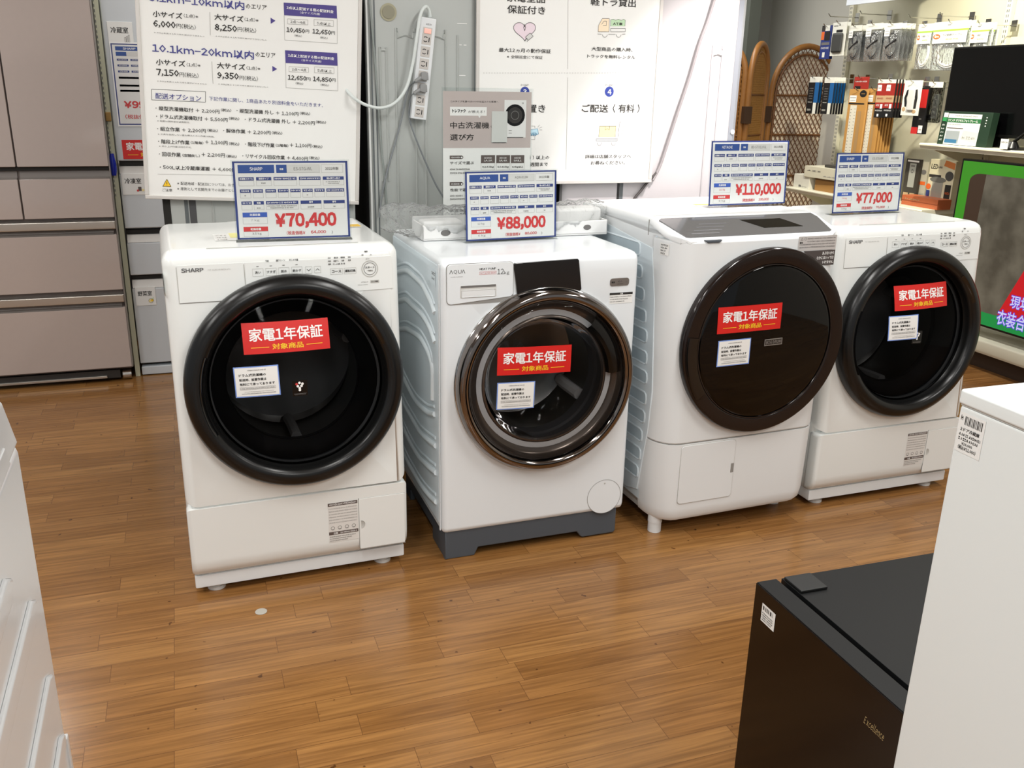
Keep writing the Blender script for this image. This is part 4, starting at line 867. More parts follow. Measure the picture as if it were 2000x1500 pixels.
p.text('※工具を使用しない重ね積みのみの作業は無償。', 0.0480, 0.2038, 0.1734, 0.0054, INKGREY, 0, 3, 1)
p.text('※吊り上げ作業は対応不可。', 0.0498, 0.1662, 0.1000, 0.0055, INKGREY, 0, 3, 1)
p.path([(0.0412, 0.0802), (0.2770, 0.0853)], 0.001, INKFAINT, 2, False)
p.poly([(0.0554, 0.0417), (0.0808, 0.0418), (0.0689, 0.0649)], YELLOW, 2)
p.path([(0.0554, 0.0417), (0.0808, 0.0418), (0.0689, 0.0649)], 0.0013, INK, 3, True)
p.path([(0.0686, 0.0575), (0.0682, 0.0485)], 0.0016, INK, 3, False)
p.path([(0.0681, 0.0466), (0.0680, 0.0448)], 0.0016, INK, 3, False)
p.text('ご注意', 0.0529, 0.0256, 0.0311, 0.0094, INK, 0, 3, 1)
p.text('※配送地域・配送日については、おさ', 0.1004, 0.0481, 0.1793, 0.0101, INK, 0, 3, 1)
p.text('※原則として玄関先までのお届けとし', 0.0997, 0.0305, 0.1796, 0.0101, INK, 0, 3, 1)
p.rect(.012, .012, .686, .995, PAPER, 0); p.build('printed_sheet', db)
FRM = mat('pale_aluminium_frame', 'D3CFCA', .35, metal=.2)
f = MB(); f.box(0, .698, -.004, .010, 0, .0125, FRM, .002); f.box(0, .698, -.004, .010, .9945, 1.007, FRM, .002); f.box(0, .0125, -.004, .010, .0125, .9945, FRM, .002); f.box(.6855, .698, -.004, .010, .0125, .9945, FRM, .002); f.build('frame', db)
MB().box(.006, .692, .0008, .014, .006, 1.0, mat('board_backing', 'BEB9B2', .6)).build('backing', db)
h = MB(); h.box(.20, .24, .010, .020, .95, .99, CHROME); h.box(.46, .50, .010, .020, .95, .99, CHROME); h.build('hanger', db)
SBO = Vector((0.932, 3.19, 1.083))
sb = thing('notice_board', 'white framed board of store services with a heart and a truck, brightly lit at right', 'notice board', SBO)
p = Print(flat((0, 0, 0), (1, 0, 0), (0, 0, 1), (0, -1, 0)), .0004)
p.text('家電全品', 0.1093, 0.6197, 0.1401, 0.0260, INK, 0.015, 3, 1)
p.text('保証付き', 0.1110, 0.5826, 0.1397, 0.0262, INK, 0.015, 3, 1)
p.text('最大12ヵ月の動作保証', 0.0829, 0.4560, 0.1940, 0.0138, INK, 0.01, 3, 1)
p.text('※全額返金にて保証', 0.1129, 0.4361, 0.1331, 0.0105, INK, 0, 3, 1)
p.text('軽トラ貸出', 0.4212, 0.6198, 0.1759, 0.0259, INK, 0.015, 3, 1)
p.text('大型商品の購入時、', 0.4325, 0.4693, 0.1624, 0.0134, INK, 0.01, 3, 1)
p.text('トラックを無料レンタル', 0.4172, 0.4447, 0.1908, 0.0121, INK, 0.01, 3, 1)
p.text('お取り置き', 0.0876, 0.2540, 0.1744, 0.0270, INK, 0.015, 3, 1)
p.text('( 有料 ) 以上の', 0.1638, 0.0896, 0.1198, 0.0145, INK, 0.01, 3, 1)
p.text('週間まで', 0.2091, 0.0651, 0.0693, 0.0137, INK, 0.01, 3, 1)
p.text('ご配送', 0.4043, 0.2568, 0.1061, 0.0278, INK, 0.015, 3, 1)
p.text('( 有料 )', 0.5283, 0.2563, 0.1101, 0.0308, INK, 0.01, 3, 1)
p.text('詳細は店舗スタッフへ', 0.4261, 0.0919, 0.1880, 0.0139, INK, 0.01, 3, 1)
p.text('お尋ねください。', 0.4496, 0.0684, 0.1409, 0.0140, INK, 0.01, 3, 1)
p.path([(0.3348, 0.6338), (0.3435, 0.4048)], 0.0012, INKFAINT, 2, False)
p.path([(0.3447, 0.3765), (0.3519, 0.0521)], 0.0012, INKFAINT, 2, False)
p.path([(0.0267, 0.3852), (0.0314, 0.3852)], 0.0012, INKFAINT, 2, False)
p.path([(0.0365, 0.3853), (0.0412, 0.3854)], 0.0012, INKFAINT, 2, False)
p.path([(0.0464, 0.3855), (0.0511, 0.3856)], 0.0012, INKFAINT, 2, False)
p.path([(0.0562, 0.3857), (0.0609, 0.3858)], 0.0012, INKFAINT, 2, False)
p.path([(0.0661, 0.3859), (0.0708, 0.3860)], 0.0012, INKFAINT, 2, False)
p.path([(0.0760, 0.3861), (0.0807, 0.3862)], 0.0012, INKFAINT, 2, False)
p.path([(0.0859, 0.3863), (0.0906, 0.3864)], 0.0012, INKFAINT, 2, False)
p.path([(0.0958, 0.3865), (0.1006, 0.3866)], 0.0012, INKFAINT, 2, False)
p.path([(0.1058, 0.3867), (0.1105, 0.3868)], 0.0012, INKFAINT, 2, False)
p.path([(0.1158, 0.3869), (0.1205, 0.3870)], 0.0012, INKFAINT, 2, False)
p.path([(0.1257, 0.3871), (0.1305, 0.3872)], 0.0012, INKFAINT, 2, False)
p.path([(0.1357, 0.3873), (0.1405, 0.3874)], 0.0012, INKFAINT, 2, False)
p.path([(0.1458, 0.3875), (0.1505, 0.3876)], 0.0012, INKFAINT, 2, False)
p.path([(0.1558, 0.3877), (0.1606, 0.3878)], 0.0012, INKFAINT, 2, False)
p.path([(0.1659, 0.3879), (0.1706, 0.3880)], 0.0012, INKFAINT, 2, False)
p.path([(0.1759, 0.3881), (0.1807, 0.3882)], 0.0012, INKFAINT, 2, False)
p.path([(0.1860, 0.3883), (0.1908, 0.3884)], 0.0012, INKFAINT, 2, False)
p.path([(0.1961, 0.3885), (0.2010, 0.3886)], 0.0012, INKFAINT, 2, False)
p.path([(0.2063, 0.3887), (0.2111, 0.3887)], 0.0012, INKFAINT, 2, False)
p.path([(0.2164, 0.3889), (0.2212, 0.3889)], 0.0012, INKFAINT, 2, False)
p.path([(0.2266, 0.3890), (0.2314, 0.3891)], 0.0012, INKFAINT, 2, False)
p.path([(0.2368, 0.3892), (0.2416, 0.3893)], 0.0012, INKFAINT, 2, False)
p.path([(0.2470, 0.3894), (0.2518, 0.3895)], 0.0012, INKFAINT, 2, False)
p.path([(0.2572, 0.3896), (0.2621, 0.3897)], 0.0012, INKFAINT, 2, False)
p.path([(0.2674, 0.3898), (0.2723, 0.3899)], 0.0012, INKFAINT, 2, False)
p.path([(0.2777, 0.3900), (0.2826, 0.3901)], 0.0012, INKFAINT, 2, False)
p.path([(0.2880, 0.3902), (0.2929, 0.3903)], 0.0012, INKFAINT, 2, False)
p.path([(0.2983, 0.3904), (0.3032, 0.3905)], 0.0012, INKFAINT, 2, False)
p.path([(0.3086, 0.3906), (0.3135, 0.3907)], 0.0012, INKFAINT, 2, False)
p.path([(0.3189, 0.3908), (0.3238, 0.3909)], 0.0012, INKFAINT, 2, False)
p.path([(0.3293, 0.3911), (0.3342, 0.3911)], 0.0012, INKFAINT, 2, False)
p.path([(0.3396, 0.3913), (0.3446, 0.3913)], 0.0012, INKFAINT, 2, False)
p.path([(0.3500, 0.3915), (0.3550, 0.3916)], 0.0012, INKFAINT, 2, False)
p.path([(0.3605, 0.3917), (0.3654, 0.3918)], 0.0012, INKFAINT, 2, False)
p.path([(0.3709, 0.3919), (0.3759, 0.3920)], 0.0012, INKFAINT, 2, False)
p.path([(0.3813, 0.3921), (0.3863, 0.3922)], 0.0012, INKFAINT, 2, False)
p.path([(0.3918, 0.3923), (0.3968, 0.3924)], 0.0012, INKFAINT, 2, False)
p.path([(0.4023, 0.3925), (0.4073, 0.3926)], 0.0012, INKFAINT, 2, False)
p.path([(0.4128, 0.3927), (0.4178, 0.3928)], 0.0012, INKFAINT, 2, False)
p.path([(0.4233, 0.3929), (0.4284, 0.3930)], 0.0012, INKFAINT, 2, False)
p.path([(0.4339, 0.3931), (0.4389, 0.3932)], 0.0012, INKFAINT, 2, False)
p.path([(0.4445, 0.3933), (0.4495, 0.3934)], 0.0012, INKFAINT, 2, False)
p.path([(0.4550, 0.3935), (0.4601, 0.3936)], 0.0012, INKFAINT, 2, False)
p.path([(0.4656, 0.3937), (0.4707, 0.3938)], 0.0012, INKFAINT, 2, False)
p.path([(0.4763, 0.3939), (0.4813, 0.3940)], 0.0012, INKFAINT, 2, False)
p.path([(0.4869, 0.3941), (0.4920, 0.3942)], 0.0012, INKFAINT, 2, False)
p.path([(0.4976, 0.3943), (0.5027, 0.3944)], 0.0012, INKFAINT, 2, False)
p.path([(0.5083, 0.3945), (0.5134, 0.3946)], 0.0012, INKFAINT, 2, False)
p.path([(0.5190, 0.3947), (0.5241, 0.3948)], 0.0012, INKFAINT, 2, False)
p.path([(0.5297, 0.3950), (0.5348, 0.3951)], 0.0012, INKFAINT, 2, False)
p.path([(0.5405, 0.3952), (0.5456, 0.3953)], 0.0012, INKFAINT, 2, False)
p.path([(0.5512, 0.3954), (0.5564, 0.3955)], 0.0012, INKFAINT, 2, False)
p.path([(0.5620, 0.3956), (0.5672, 0.3957)], 0.0012, INKFAINT, 2, False)
p.path([(0.5728, 0.3958), (0.5780, 0.3959)], 0.0012, INKFAINT, 2, False)
p.path([(0.5836, 0.3960), (0.5888, 0.3961)], 0.0012, INKFAINT, 2, False)
p.path([(0.5945, 0.3962), (0.5997, 0.3963)], 0.0012, INKFAINT, 2, False)
p.path([(0.6054, 0.3964), (0.6105, 0.3965)], 0.0012, INKFAINT, 2, False)
p.path([(0.6163, 0.3966), (0.6214, 0.3967)], 0.0012, INKFAINT, 2, False)
p.path([(0.6272, 0.3969), (0.6324, 0.3970)], 0.0012, INKFAINT, 2, False)
p.path([(0.6381, 0.3971), (0.6433, 0.3972)], 0.0012, INKFAINT, 2, False)
p.disc(0.1824, 0.3256, 0.0170, NAVY2, 1)
p.text('POINT', 0.1674, 0.3444, 0.0290, 0.0060, INK, 0, 3, 1)
p.disc(0.5110, 0.3301, 0.0180, NAVY2, 1)
p.text('POINT', 0.4946, 0.3495, 0.0308, 0.0062, INK, 0, 3, 1)
p.text('4', 0.5039, 0.3202, 0.0154, 0.0188, TXTWHITE, 0.03, 3, 1)
p.text('3', 0.1758, 0.3159, 0.0136, 0.0182, TXTWHITE, 0.03, 3, 1)
p.poly([(0.1758, 0.5402), (0.1759, 0.5412), (0.1769, 0.5441), (0.1794, 0.5479), (0.1838, 0.5517), (0.1899, 0.5544), (0.1971, 0.5553), (0.2044, 0.5539), (0.2108, 0.5505), (0.2152, 0.5455), (0.2169, 0.5395), (0.2156, 0.5332), (0.2115, 0.5270), (0.2054, 0.5211), (0.1982, 0.5155), (0.1911, 0.5102), (0.1851, 0.5052), (0.1807, 0.5009), (0.1781, 0.4973), (0.1771, 0.4950), (0.1770, 0.4942), (0.1768, 0.4950), (0.1757, 0.4973), (0.1730, 0.5006), (0.1684, 0.5047), (0.1621, 0.5093), (0.1548, 0.5141), (0.1474, 0.5192), (0.1411, 0.5247), (0.1368, 0.5306), (0.1351, 0.5368), (0.1365, 0.5428), (0.1406, 0.5481), (0.1467, 0.5519), (0.1539, 0.5538), (0.1610, 0.5534), (0.1672, 0.5511), (0.1718, 0.5476), (0.1745, 0.5440), (0.1756, 0.5412), (0.1758, 0.5402)], HEART, 1)
p.path([(0.1758, 0.5402), (0.1759, 0.5412), (0.1769, 0.5441), (0.1794, 0.5479), (0.1838, 0.5517), (0.1899, 0.5544), (0.1971, 0.5553), (0.2044, 0.5539), (0.2108, 0.5505), (0.2152, 0.5455), (0.2169, 0.5395), (0.2156, 0.5332), (0.2115, 0.5270), (0.2054, 0.5211), (0.1982, 0.5155), (0.1911, 0.5102), (0.1851, 0.5052), (0.1807, 0.5009), (0.1781, 0.4973), (0.1771, 0.4950), (0.1770, 0.4942), (0.1768, 0.4950), (0.1757, 0.4973), (0.1730, 0.5006), (0.1684, 0.5047), (0.1621, 0.5093), (0.1548, 0.5141), (0.1474, 0.5192), (0.1411, 0.5247), (0.1368, 0.5306), (0.1351, 0.5368), (0.1365, 0.5428), (0.1406, 0.5481), (0.1467, 0.5519), (0.1539, 0.5538), (0.1610, 0.5534), (0.1672, 0.5511), (0.1718, 0.5476), (0.1745, 0.5440), (0.1756, 0.5412), (0.1758, 0.5402)], 0.0016, INK, 2, False)
p.path([(0.1756, 0.5489), (0.1721, 0.5384), (0.1761, 0.5281), (0.1796, 0.5387), (0.1756, 0.5489)], 0.0016, INK, 2, False)
p.poly([(0.1800, 0.5073), (0.1963, 0.5212), (0.2085, 0.5111), (0.1912, 0.4972)], PALEGREY, 3)
p.path([(0.1800, 0.5073), (0.1963, 0.5212), (0.2085, 0.5111), (0.1912, 0.4972)], 0.0013, INK, 4, True)
p.path([(0.1849, 0.5020), (0.1780, 0.4938)], 0.0014, INK, 4, False)
p.path([(0.1912, 0.4984), (0.1852, 0.4920)], 0.0014, INK, 4, False)
p.poly([(0.4550, 0.5337), (0.4554, 0.5542), (0.4690, 0.5781), (0.4964, 0.5790), (0.4980, 0.5350)], PALEORANGE, 1)
p.path([(0.4550, 0.5337), (0.4554, 0.5542), (0.4690, 0.5781), (0.4964, 0.5790), (0.4980, 0.5350)], 0.0014, INKGREY, 2, True)
p.path([(0.4676, 0.5589), (0.4759, 0.5698), (0.4859, 0.5702), (0.4858, 0.5552), (0.4728, 0.5548)], 0.0014, INKGREY, 2, False)
p.poly([(0.5029, 0.5536), (0.5016, 0.5750), (0.5115, 0.5775), (0.5218, 0.5744), (0.5316, 0.5782), (0.5444, 0.5743), (0.5517, 0.5789), (0.5595, 0.5757), (0.5593, 0.5555)], PALEGREEN, 1)
p.path([(0.5029, 0.5536), (0.5016, 0.5750), (0.5115, 0.5775), (0.5218, 0.5744), (0.5316, 0.5782), (0.5444, 0.5743), (0.5517, 0.5789), (0.5595, 0.5757), (0.5593, 0.5555)], 0.0012, INKGREY, 2, False)
p.text('AT車', 0.5117, 0.5578, 0.0374, 0.0094, INK, 0.02, 3, 1)
p.path([(0.5033, 0.5464), (0.5613, 0.5483), (0.5620, 0.5371), (0.5040, 0.5352)], 0.0013, INKGREY, 2, True)
p.path([(0.4534, 0.5263), (0.4694, 0.5255)], 0.0014, INKGREY, 2, False)
p.path([(0.4955, 0.5263), (0.5236, 0.5272)], 0.0014, INKGREY, 2, False)
p.path([(0.5499, 0.5280), (0.5625, 0.5293)], 0.0014, INKGREY, 2, False)
p.ring(0.4820, 0.5251, 0.0100, 0.0014, INKGREY, 2, 24, 180, 360)
p.ring(0.5363, 0.5268, 0.0101, 0.0014, INKGREY, 2, 24, 180, 360)
p.poly([(0.4790, 0.1684), (0.4794, 0.2083), (0.5453, 0.2085), (0.5441, 0.1684)], PALEYELLOW, 1)
p.path([(0.4780, 0.1684), (0.4794, 0.2083), (0.5453, 0.2085), (0.5441, 0.1684)], 0.0014, INKGREY, 2, False)
p.path([(0.5016, 0.2083), (0.5024, 0.1946), (0.5110, 0.1992), (0.5190, 0.1946), (0.5193, 0.2084)], 0.0014, INKGREY, 2, False)
p.path([(0.4679, 0.1624), (0.5549, 0.1624), (0.5538, 0.1554), (0.4673, 0.1555)], 0.0014, INKGREY, 2, True)
p.path([(0.5561, 0.1693), (0.5592, 0.2200), (0.5667, 0.2246)], 0.0014, INKGREY, 2, False)
p.ring(0.4812, 0.1472, 0.0088, 0.0014, INKGREY, 2, 24, 160, 380)
p.ring(0.5386, 0.1471, 0.0089, 0.0014, INKGREY, 2, 24, 160, 380)
p.path([(0.5679, 0.2062), (0.5889, 0.2063)], 0.0013, INKFAINT, 2, False)
p.path([(0.5703, 0.1934), (0.5808, 0.1934)], 0.0013, INKFAINT, 2, False)
p.path([(0.5669, 0.1813), (0.5763, 0.1813)], 0.0013, INKFAINT, 2, False)
p.poly([(0.1566, 0.1872), (0.2349, 0.1985), (0.2385, 0.1793), (0.1595, 0.1672)], PALECYAN, 1)
p.path([(0.1566, 0.1872), (0.2349, 0.1985), (0.2385, 0.1793), (0.1595, 0.1672)], 0.0014, STEELBLUE, 2, True)
p.text('RESERVED', 0.1643, 0.1730, 0.0690, 0.0116, STEELBLUE, 0.03, 3, 1)
p.path([(0.2100, 0.2074), (0.2238, 0.2074), (0.2240, 0.2008)], 0.0014, INKFAINT, 2, False)
p.path([(0.2113, 0.1604), (0.2252, 0.1604), (0.2248, 0.1716)], 0.0014, INKFAINT, 2, False)
p.path([(0.2348, 0.2030), (0.2419, 0.2120)], 0.0014, INKFAINT, 2, False)
p.path([(0.2408, 0.1999), (0.2520, 0.2044)], 0.0014, INKFAINT, 2, False)
p.path([(0.2420, 0.1941), (0.2524, 0.1941)], 0.0014, INKFAINT, 2, False)
SW = 0.7063
p.rect(.012, .012, SW-.010, .995, PAPER, 0); p.build('printed_sheet', sb)
f = MB(); f.box(0, SW, -.004, .010, 0, .0125, FRM, .002); f.box(0, SW, -.004, .010, .9945, 1.007, FRM, .002); f.box(0, .0125, -.004, .010, .0125, .9945, FRM, .002); f.box(SW-.0125, SW, -.004, .010, .0125, .9945, FRM, .002); f.build('frame', sb)
MB().box(.006, SW-.006, .0008, .014, .006, 1.0, MATS['board_backing']).build('backing', sb)

# ------------------------------------------------------------------ power strip with two plugs, cords
PSB = Vector((0.723, 3.178, 1.312)); PST = Vector((0.762, 3.178, 1.64))
pd = PST-PSB; pL = pd.length
ps = thing('power_strip', 'white power strip hanging slightly askew on the grey fridge back', 'power strip', PSB); ps.rotation_euler = (0, math.atan2(pd.x, pd.z), 0)
STRIPW = mat('strip_white', 'DDE0E2', .35); OUT = mat('outlet_grey', 'C2BDB8', .45); SLOT = mat('slot_black', '111111', .6)
MB().box(-.0275, .0275, 0, .027, 0, pL, STRIPW, .003).build('housing', ps)
for k in range(7):
    z = pL*(.085+.1225*k) if k < 7 else 0
    z = pL*(.075+.1195*k)
    ou = MB(); ou.box(-.016, .016, -.001, .002, z-.017, z+.017, OUT, .001)
    if k not in (2, 3):
        ou.box(.007, .010, -.0013, 0, z-.008, z+.007, SLOT)
        for s in (-1, 1): ou.lathe([(.0065, 0), (.009, 0)], ((-.004, -.0014, z), (1, 0, 0), (0, 0, 1), (0, -1, 0)), SLOT, 8, 90*s-50, 90*s+50)
    ou.build('outlet', ps)
sw = MB(); sw.box(-.015, .016, -.0012, .002, pL*.872-.012, pL*.872+.012, OUT, .001); sw = sw.build('switch_frame', ps)
MB().box(-.011, .013, -.004, .002, pL*.872-.008, pL*.872+.008, mat('switch_salmon', 'E2A79A', .3, emit=.25), .002).build('switch', sw)
pr = Print(flat((0, -.0004, pL*.93), (1, 0, 0), (0, 0, 1), (0, -1, 0))); pr.greek(-.006, 0, .012, .005, INKGREY, 1, 3); pr.build('lettering', ps)
CABLEW = mat('cable_white', 'D3DAD8', .4); CABLEG = mat('cable_grey', '82878A', .5)
def on(y, pts): return pts
c = MB(); c.tube([(0.474, 3.205, 1.414), (0.497, 3.165, 1.382), (0.539, 3.16, 1.358), (0.591, 3.16, 1.349), (0.639, 3.16, 1.367), (0.677, 3.16, 1.414), (0.7, 3.165, 1.484), (0.715, 3.165, 1.565), (0.728, 3.17, 1.633), (0.74, 3.175, 1.664), (0.755, 3.185, 1.675), (0.767, 3.195, 1.665), (0.772, 3.198, 1.644)], .0055, CABLEW, 10, 6)
c.build('cord', ps).matrix_parent_inverse = ps.matrix_basis.inverted()
PLUG = mat('plug_grey', '8B8C8C', .45)
def plug(k, label, pts, seed):
    z = pL*(.075+.1195*k); w = Matrix.Translation(PSB) @ ps.rotation_euler.to_matrix().to_4x4(); c0 = w @ Vector((0, -.001, z))
    r = thing('power_plug', label, 'plug', c0)
    q = MB(); q.prism([(-.012, -.010), (-.008, .012), (.004, .015), (.014, .010), (.015, -.012), (.004, -.016)], 'y', -.022, -.001, PLUG, .004, 3); q.tube([(-.006, -.012, -.004), (-.018, -.014, -.010), (-.030, -.013, -.018)], .0065, PLUG, 8, 3); q.build('plug_body', r)
    c = MB(); P = [Vector((-.026, -.013, -.016))]+[Vector(x)-c0 for x in pts]; c.tube(P, .0032, CABLEG, 8, 6); c.build('cord', r)
plug(3, 'upper grey plug in the power strip, cord trailing down left', [(0.698, 3.2, 1.421), (0.685, 3.2, 1.387), (0.673, 3.2, 1.333), (0.65, 3.2, 1.251), (0.621, 3.2, 1.161), (0.597, 3.2, 1.073), (0.58, 3.2, 0.975)], 1)
plug(2, 'lower grey plug in the power strip, cord bending away right', [(0.705, 3.2, 1.388), (0.697, 3.2, 1.359), (0.696, 3.2, 1.313), (0.717, 3.2, 1.248), (0.753, 3.2, 1.163), (0.786, 3.2, 1.092), (0.82, 3.2, 1.037)], 2)
def loose_cord(label, pts, r, m, name='electric_cable'):
    P = [Vector(x) for x in pts]; o = P[-1].copy(); c = MB(); c.tube([x-o for x in P], r, m, 8, 6); tag(c.build(name, None, 38, o), label, 'cord')
loose_cord('thin grey cord hanging down the grey fridge back beside the power strip', [(0.569, 3.207, 1.689), (0.575, 3.207, 1.595), (0.582, 3.207, 1.482), (0.588, 3.207, 1.366), (0.596, 3.207, 1.213), (0.606, 3.207, 1.09), (0.612, 3.207, 0.964)], .0035, mat('cable_fridge_grey', '8F9693', .45))
loose_cord('grey power cord slanting down the brightly lit pale fridge back', [(1.859, 3.203, 1.76), (1.835, 3.203, 1.671), (1.807, 3.203, 1.589), (1.777, 3.203, 1.471), (1.74, 3.203, 1.35), (1.711, 3.203, 1.251), (1.68, 3.203, 1.148), (1.652, 3.203, 1.09)], .0055, mat('cable_pale_grey', '9A9496', .45))
loose_cord('dark power cord dropping below the services board to the third washer', [(1.671, 3.203, 1.123), (1.628, 3.203, 1.081), (1.604, 3.203, 1.052), (1.58, 3.203, 1.025), (1.566, 3.203, 1.002)], .0050, mat('cable_dark_grey', '45403F', .5))

# ------------------------------------------------------------------ mauve refrigerator at the left
MAUVE = mat('mauve_glass_door', 'B8AAA3', .10, coat=.5, noise=.02, nscale=40); MAUVESIDE = mat('mauve_grey_side', '6E645F', .4); BAR = mat('brushed_pale_bar', 'C9C4BC', .28, metal=.85); RECESS = mat('handle_recess', '7E7772', .4)
fm = thing('refrigerator', 'large mauve multi-door refrigerator with silver handle bars', 'refrigerator', (-.803, 4.62, 0), .4)
HW = .386
MB().box(-HW+.003, HW-.003, .03, .62, .06, 1.86, MAUVESIDE, .006).build('cabinet', fm)
def door(x0, x1, z0, z1, nm='door'): return MB().box(x0, x1, 0, .05, z0, z1, MAUVE, .004, 2).build(nm, fm)
door(-HW, -.003, 1.046, 1.86); door(.003, HW, 1.046, 1.86)
MB().box(-HW, HW, .012, .05, 1.030, 1.046, DARK).build('door_gap', fm)
for a, b in ((-HW, -.003), (.003, HW)):
    d = MB().box(a, b, 0, .05, .812, .992, MAUVE, .004).build('drawer', fm)
    MB().prism([(0.0, .992), (.022, .998), (.026, 1.028), (.05, 1.028), (.05, .992)], 'x', a+.002, b-.002, RECESS).build('handle_recess', d)
for z0, z1 in ((.465, .80), (.075, .447)):
    d = MB().box(-HW, HW, 0, .05, z0, z1-.068, MAUVE, .004).build('drawer', fm)
    MB().box(-HW, HW, -.006, .05, z1-.042, z1-.004, BAR, .004, 3).build('handle_bar', d)
    MB().prism([(.0, z1-.068), (.020, z1-.060), (.026, z1-.043), (.05, z1-.043), (.05, z1-.068)], 'x', -HW+.014, HW-.014, RECESS).build('handle_recess', d)
MB().box(-HW+.01, HW-.06, .02, .05, .018, .058, mat('base_grille', '2C2927', .5)).build('base_grille', fm)
MB().box(-HW+.02, HW-.12, .008, .02, .022, .034, BAR, .002).build('base_strip', fm)
for x in (-HW+.05, HW-.03): MB().cyl((x-.02, .05, .026), .026, .04, CHROME, 'x', 24).build('roller_foot', fm)
MB().box(HW-.0, HW+.0045, -.001, .05, .075, 1.86, mat('door_edge_grey', '8A8480', .35, metal=.3)).build('edge_strip', fm)

# ------------------------------------------------------------------ silver refrigerator next to it
SILV = mat('silver_blue_enamel', 'CDD2D6', .28, coat=.3); SILVD = mat('silver_ledge', 'CFCBC6', .4)
fs = thing('refrigerator', 'silver refrigerator with labelled compartments, half hidden by the delivery board', 'refrigerator', (-.085, 4.71, 0), 0)
X0, X1 = -.300, .300
MB().box(X0+.003, X1-.003, .04, .62, .05, 1.85, mat('silver_side', '9CA1A5', .4), .006).build('cabinet', fs)
for z0, z1 in ((1.063, 1.85), (.745, 1.003), (.515, .675), (.062, .450)):
    d = MB().box(X0, X1, 0, .045, z0, z1, SILV, .006, 3).build('door' if z0 > 1 else 'drawer', fs)
    if z0 < 1:
        tz = {1.003: 1.040, .675: .715, .450: .492}[z1]
        MB().prism([(.0, z1+.0008), (.012, tz-.006), (.02, tz), (.045, tz), (.045, z1+.0008)], 'x', X0+.004, X1-.004, SILVD).build('handle_ledge', d)
        MB().box(X0+.006, X1-.006, .014, .045, tz+.001, tz+.021, DARK).build('handle_recess', d)
        if z1 < 1: MB().box(-.145+.0, -.10, .006, .02, z1+.005, tz-.004, SILV, .002).build('handle_grip', d)
MB().box(X0+.004, X1-.004, -.006, .05, .004, .046, SILV, .004).build('base_cover', fs)
def fs_print(nm, x0, x1, z0, z1, parent=fs):
    return Print(flat((x0, -.0035, z0), (1, 0, 0), (0, 0, 1), (0, -1, 0)), .0003), x1-x0, z1-z0
def magnet(t, x0, x1, z0, z1, k):
    MB().box(x0, x1, -.003, .001, z0, z1, PAPER, .001).build('label_plate', fs)
    p, W_, H_ = fs_print('', x0, x1, z0, z1); p.text(t, .12*W_, .52*H_, .70*W_, .26*H_, INK, .015, 1)
    if k == 0:
        for i in range(3): p.frame(W_*(.64+.075*i), H_*.16, W_*(.70+.075*i), H_*(.36+.05*i), .0012, INKGREY, 1)
    elif k == 1: p.rect(W_*.66, H_*.18, W_*.80, H_*.38, LEAFBROWN, 1); p.disc(W_*.86, H_*.22, .006, PALEYELLOW, 2); p.disc(W_*.64, H_*.2, .005, REDINK, 2)
    else: p.disc(W_*.70, H_*.24, .008, PALEYELLOW, 1); p.disc(W_*.80, H_*.28, .007, YELLOW, 2); p.line(W_*.78, H_*.3, W_*.88, H_*.42, .003, PALEGREEN, 3); p.ring(W_*.74, H_*.25, .011, .0012, LEAFBROWN, 3, 14)
    p.build('label_print', fs)
magnet('冷蔵室', -.279, -.172, 1.575, 1.678, 0); magnet('冷凍室', -.291, -.185, .905, 1.005, 1); magnet('野菜室', -.287, -.193, .362, .456, 2)
p, W_, H_ = fs_print('', -.273, .03, 1.228, 1.585)
p.rect(-.005, -.007, W_+.005, H_+.007, TXTWHITE, 0); p.rect(0, 0, W_, H_, CARDPAPER, 1); p.frame(0, 0, W_, H_, .005, FRAMEBLUE, 2)
p.rect(.018, H_*.915, W_*.9, H_*.965, BLUE, 2); p.text('SHARP', .050, H_*.928, .055, H_*.026, TXTWHITE, .02, 3)
p.rect(.018, H_*.85, .063, H_*.90, BLUE, 2); p.rect(.063, H_*.85, W_*.9, H_*.90, MATS['model_box'], 2)
for i, zz in enumerate((.805, .735, .662, .585, .49, .425)):
    for a0, a1 in ((.02, .068), (.078, .128), (.14, .19), (.20, .25)):
        if i > 2: a0, a1 = .02, .25
        p.rect(a0, H_*(zz-.012), a1, H_*(zz+.012), FRAMEBLUE, 2); p.greek(a0+.006, H_*(zz-.006), a1-.006, H_*.014, TXTWHITE, 3, i)
p.text('¥99,800', .030, H_*.20, .195, H_*.10, REDINK, .04); p.text('(税抜価格¥ 90,727 )', .03, H_*.075, .24, H_*.055, REDINK, .01); p.build('price_sheet', fs)
p, W_, H_ = fs_print('', -.272, -.03, 1.072, 1.160)
p.rect(0, 0, W_, H_, RED, 1); p.text('家電1年保証', .018, H_*.45, .205, H_*.42, TXTWHITE, .022, 2); p.text('対象商品', .078, H_*.12, .087, H_*.22, YELLOW, .022, 2); p.rect(.022, H_*.21, .068, H_*.235, YELLOW, 2); p.rect(.175, H_*.21, .22, H_*.235, YELLOW, 2); p.build('warranty_sticker', fs)
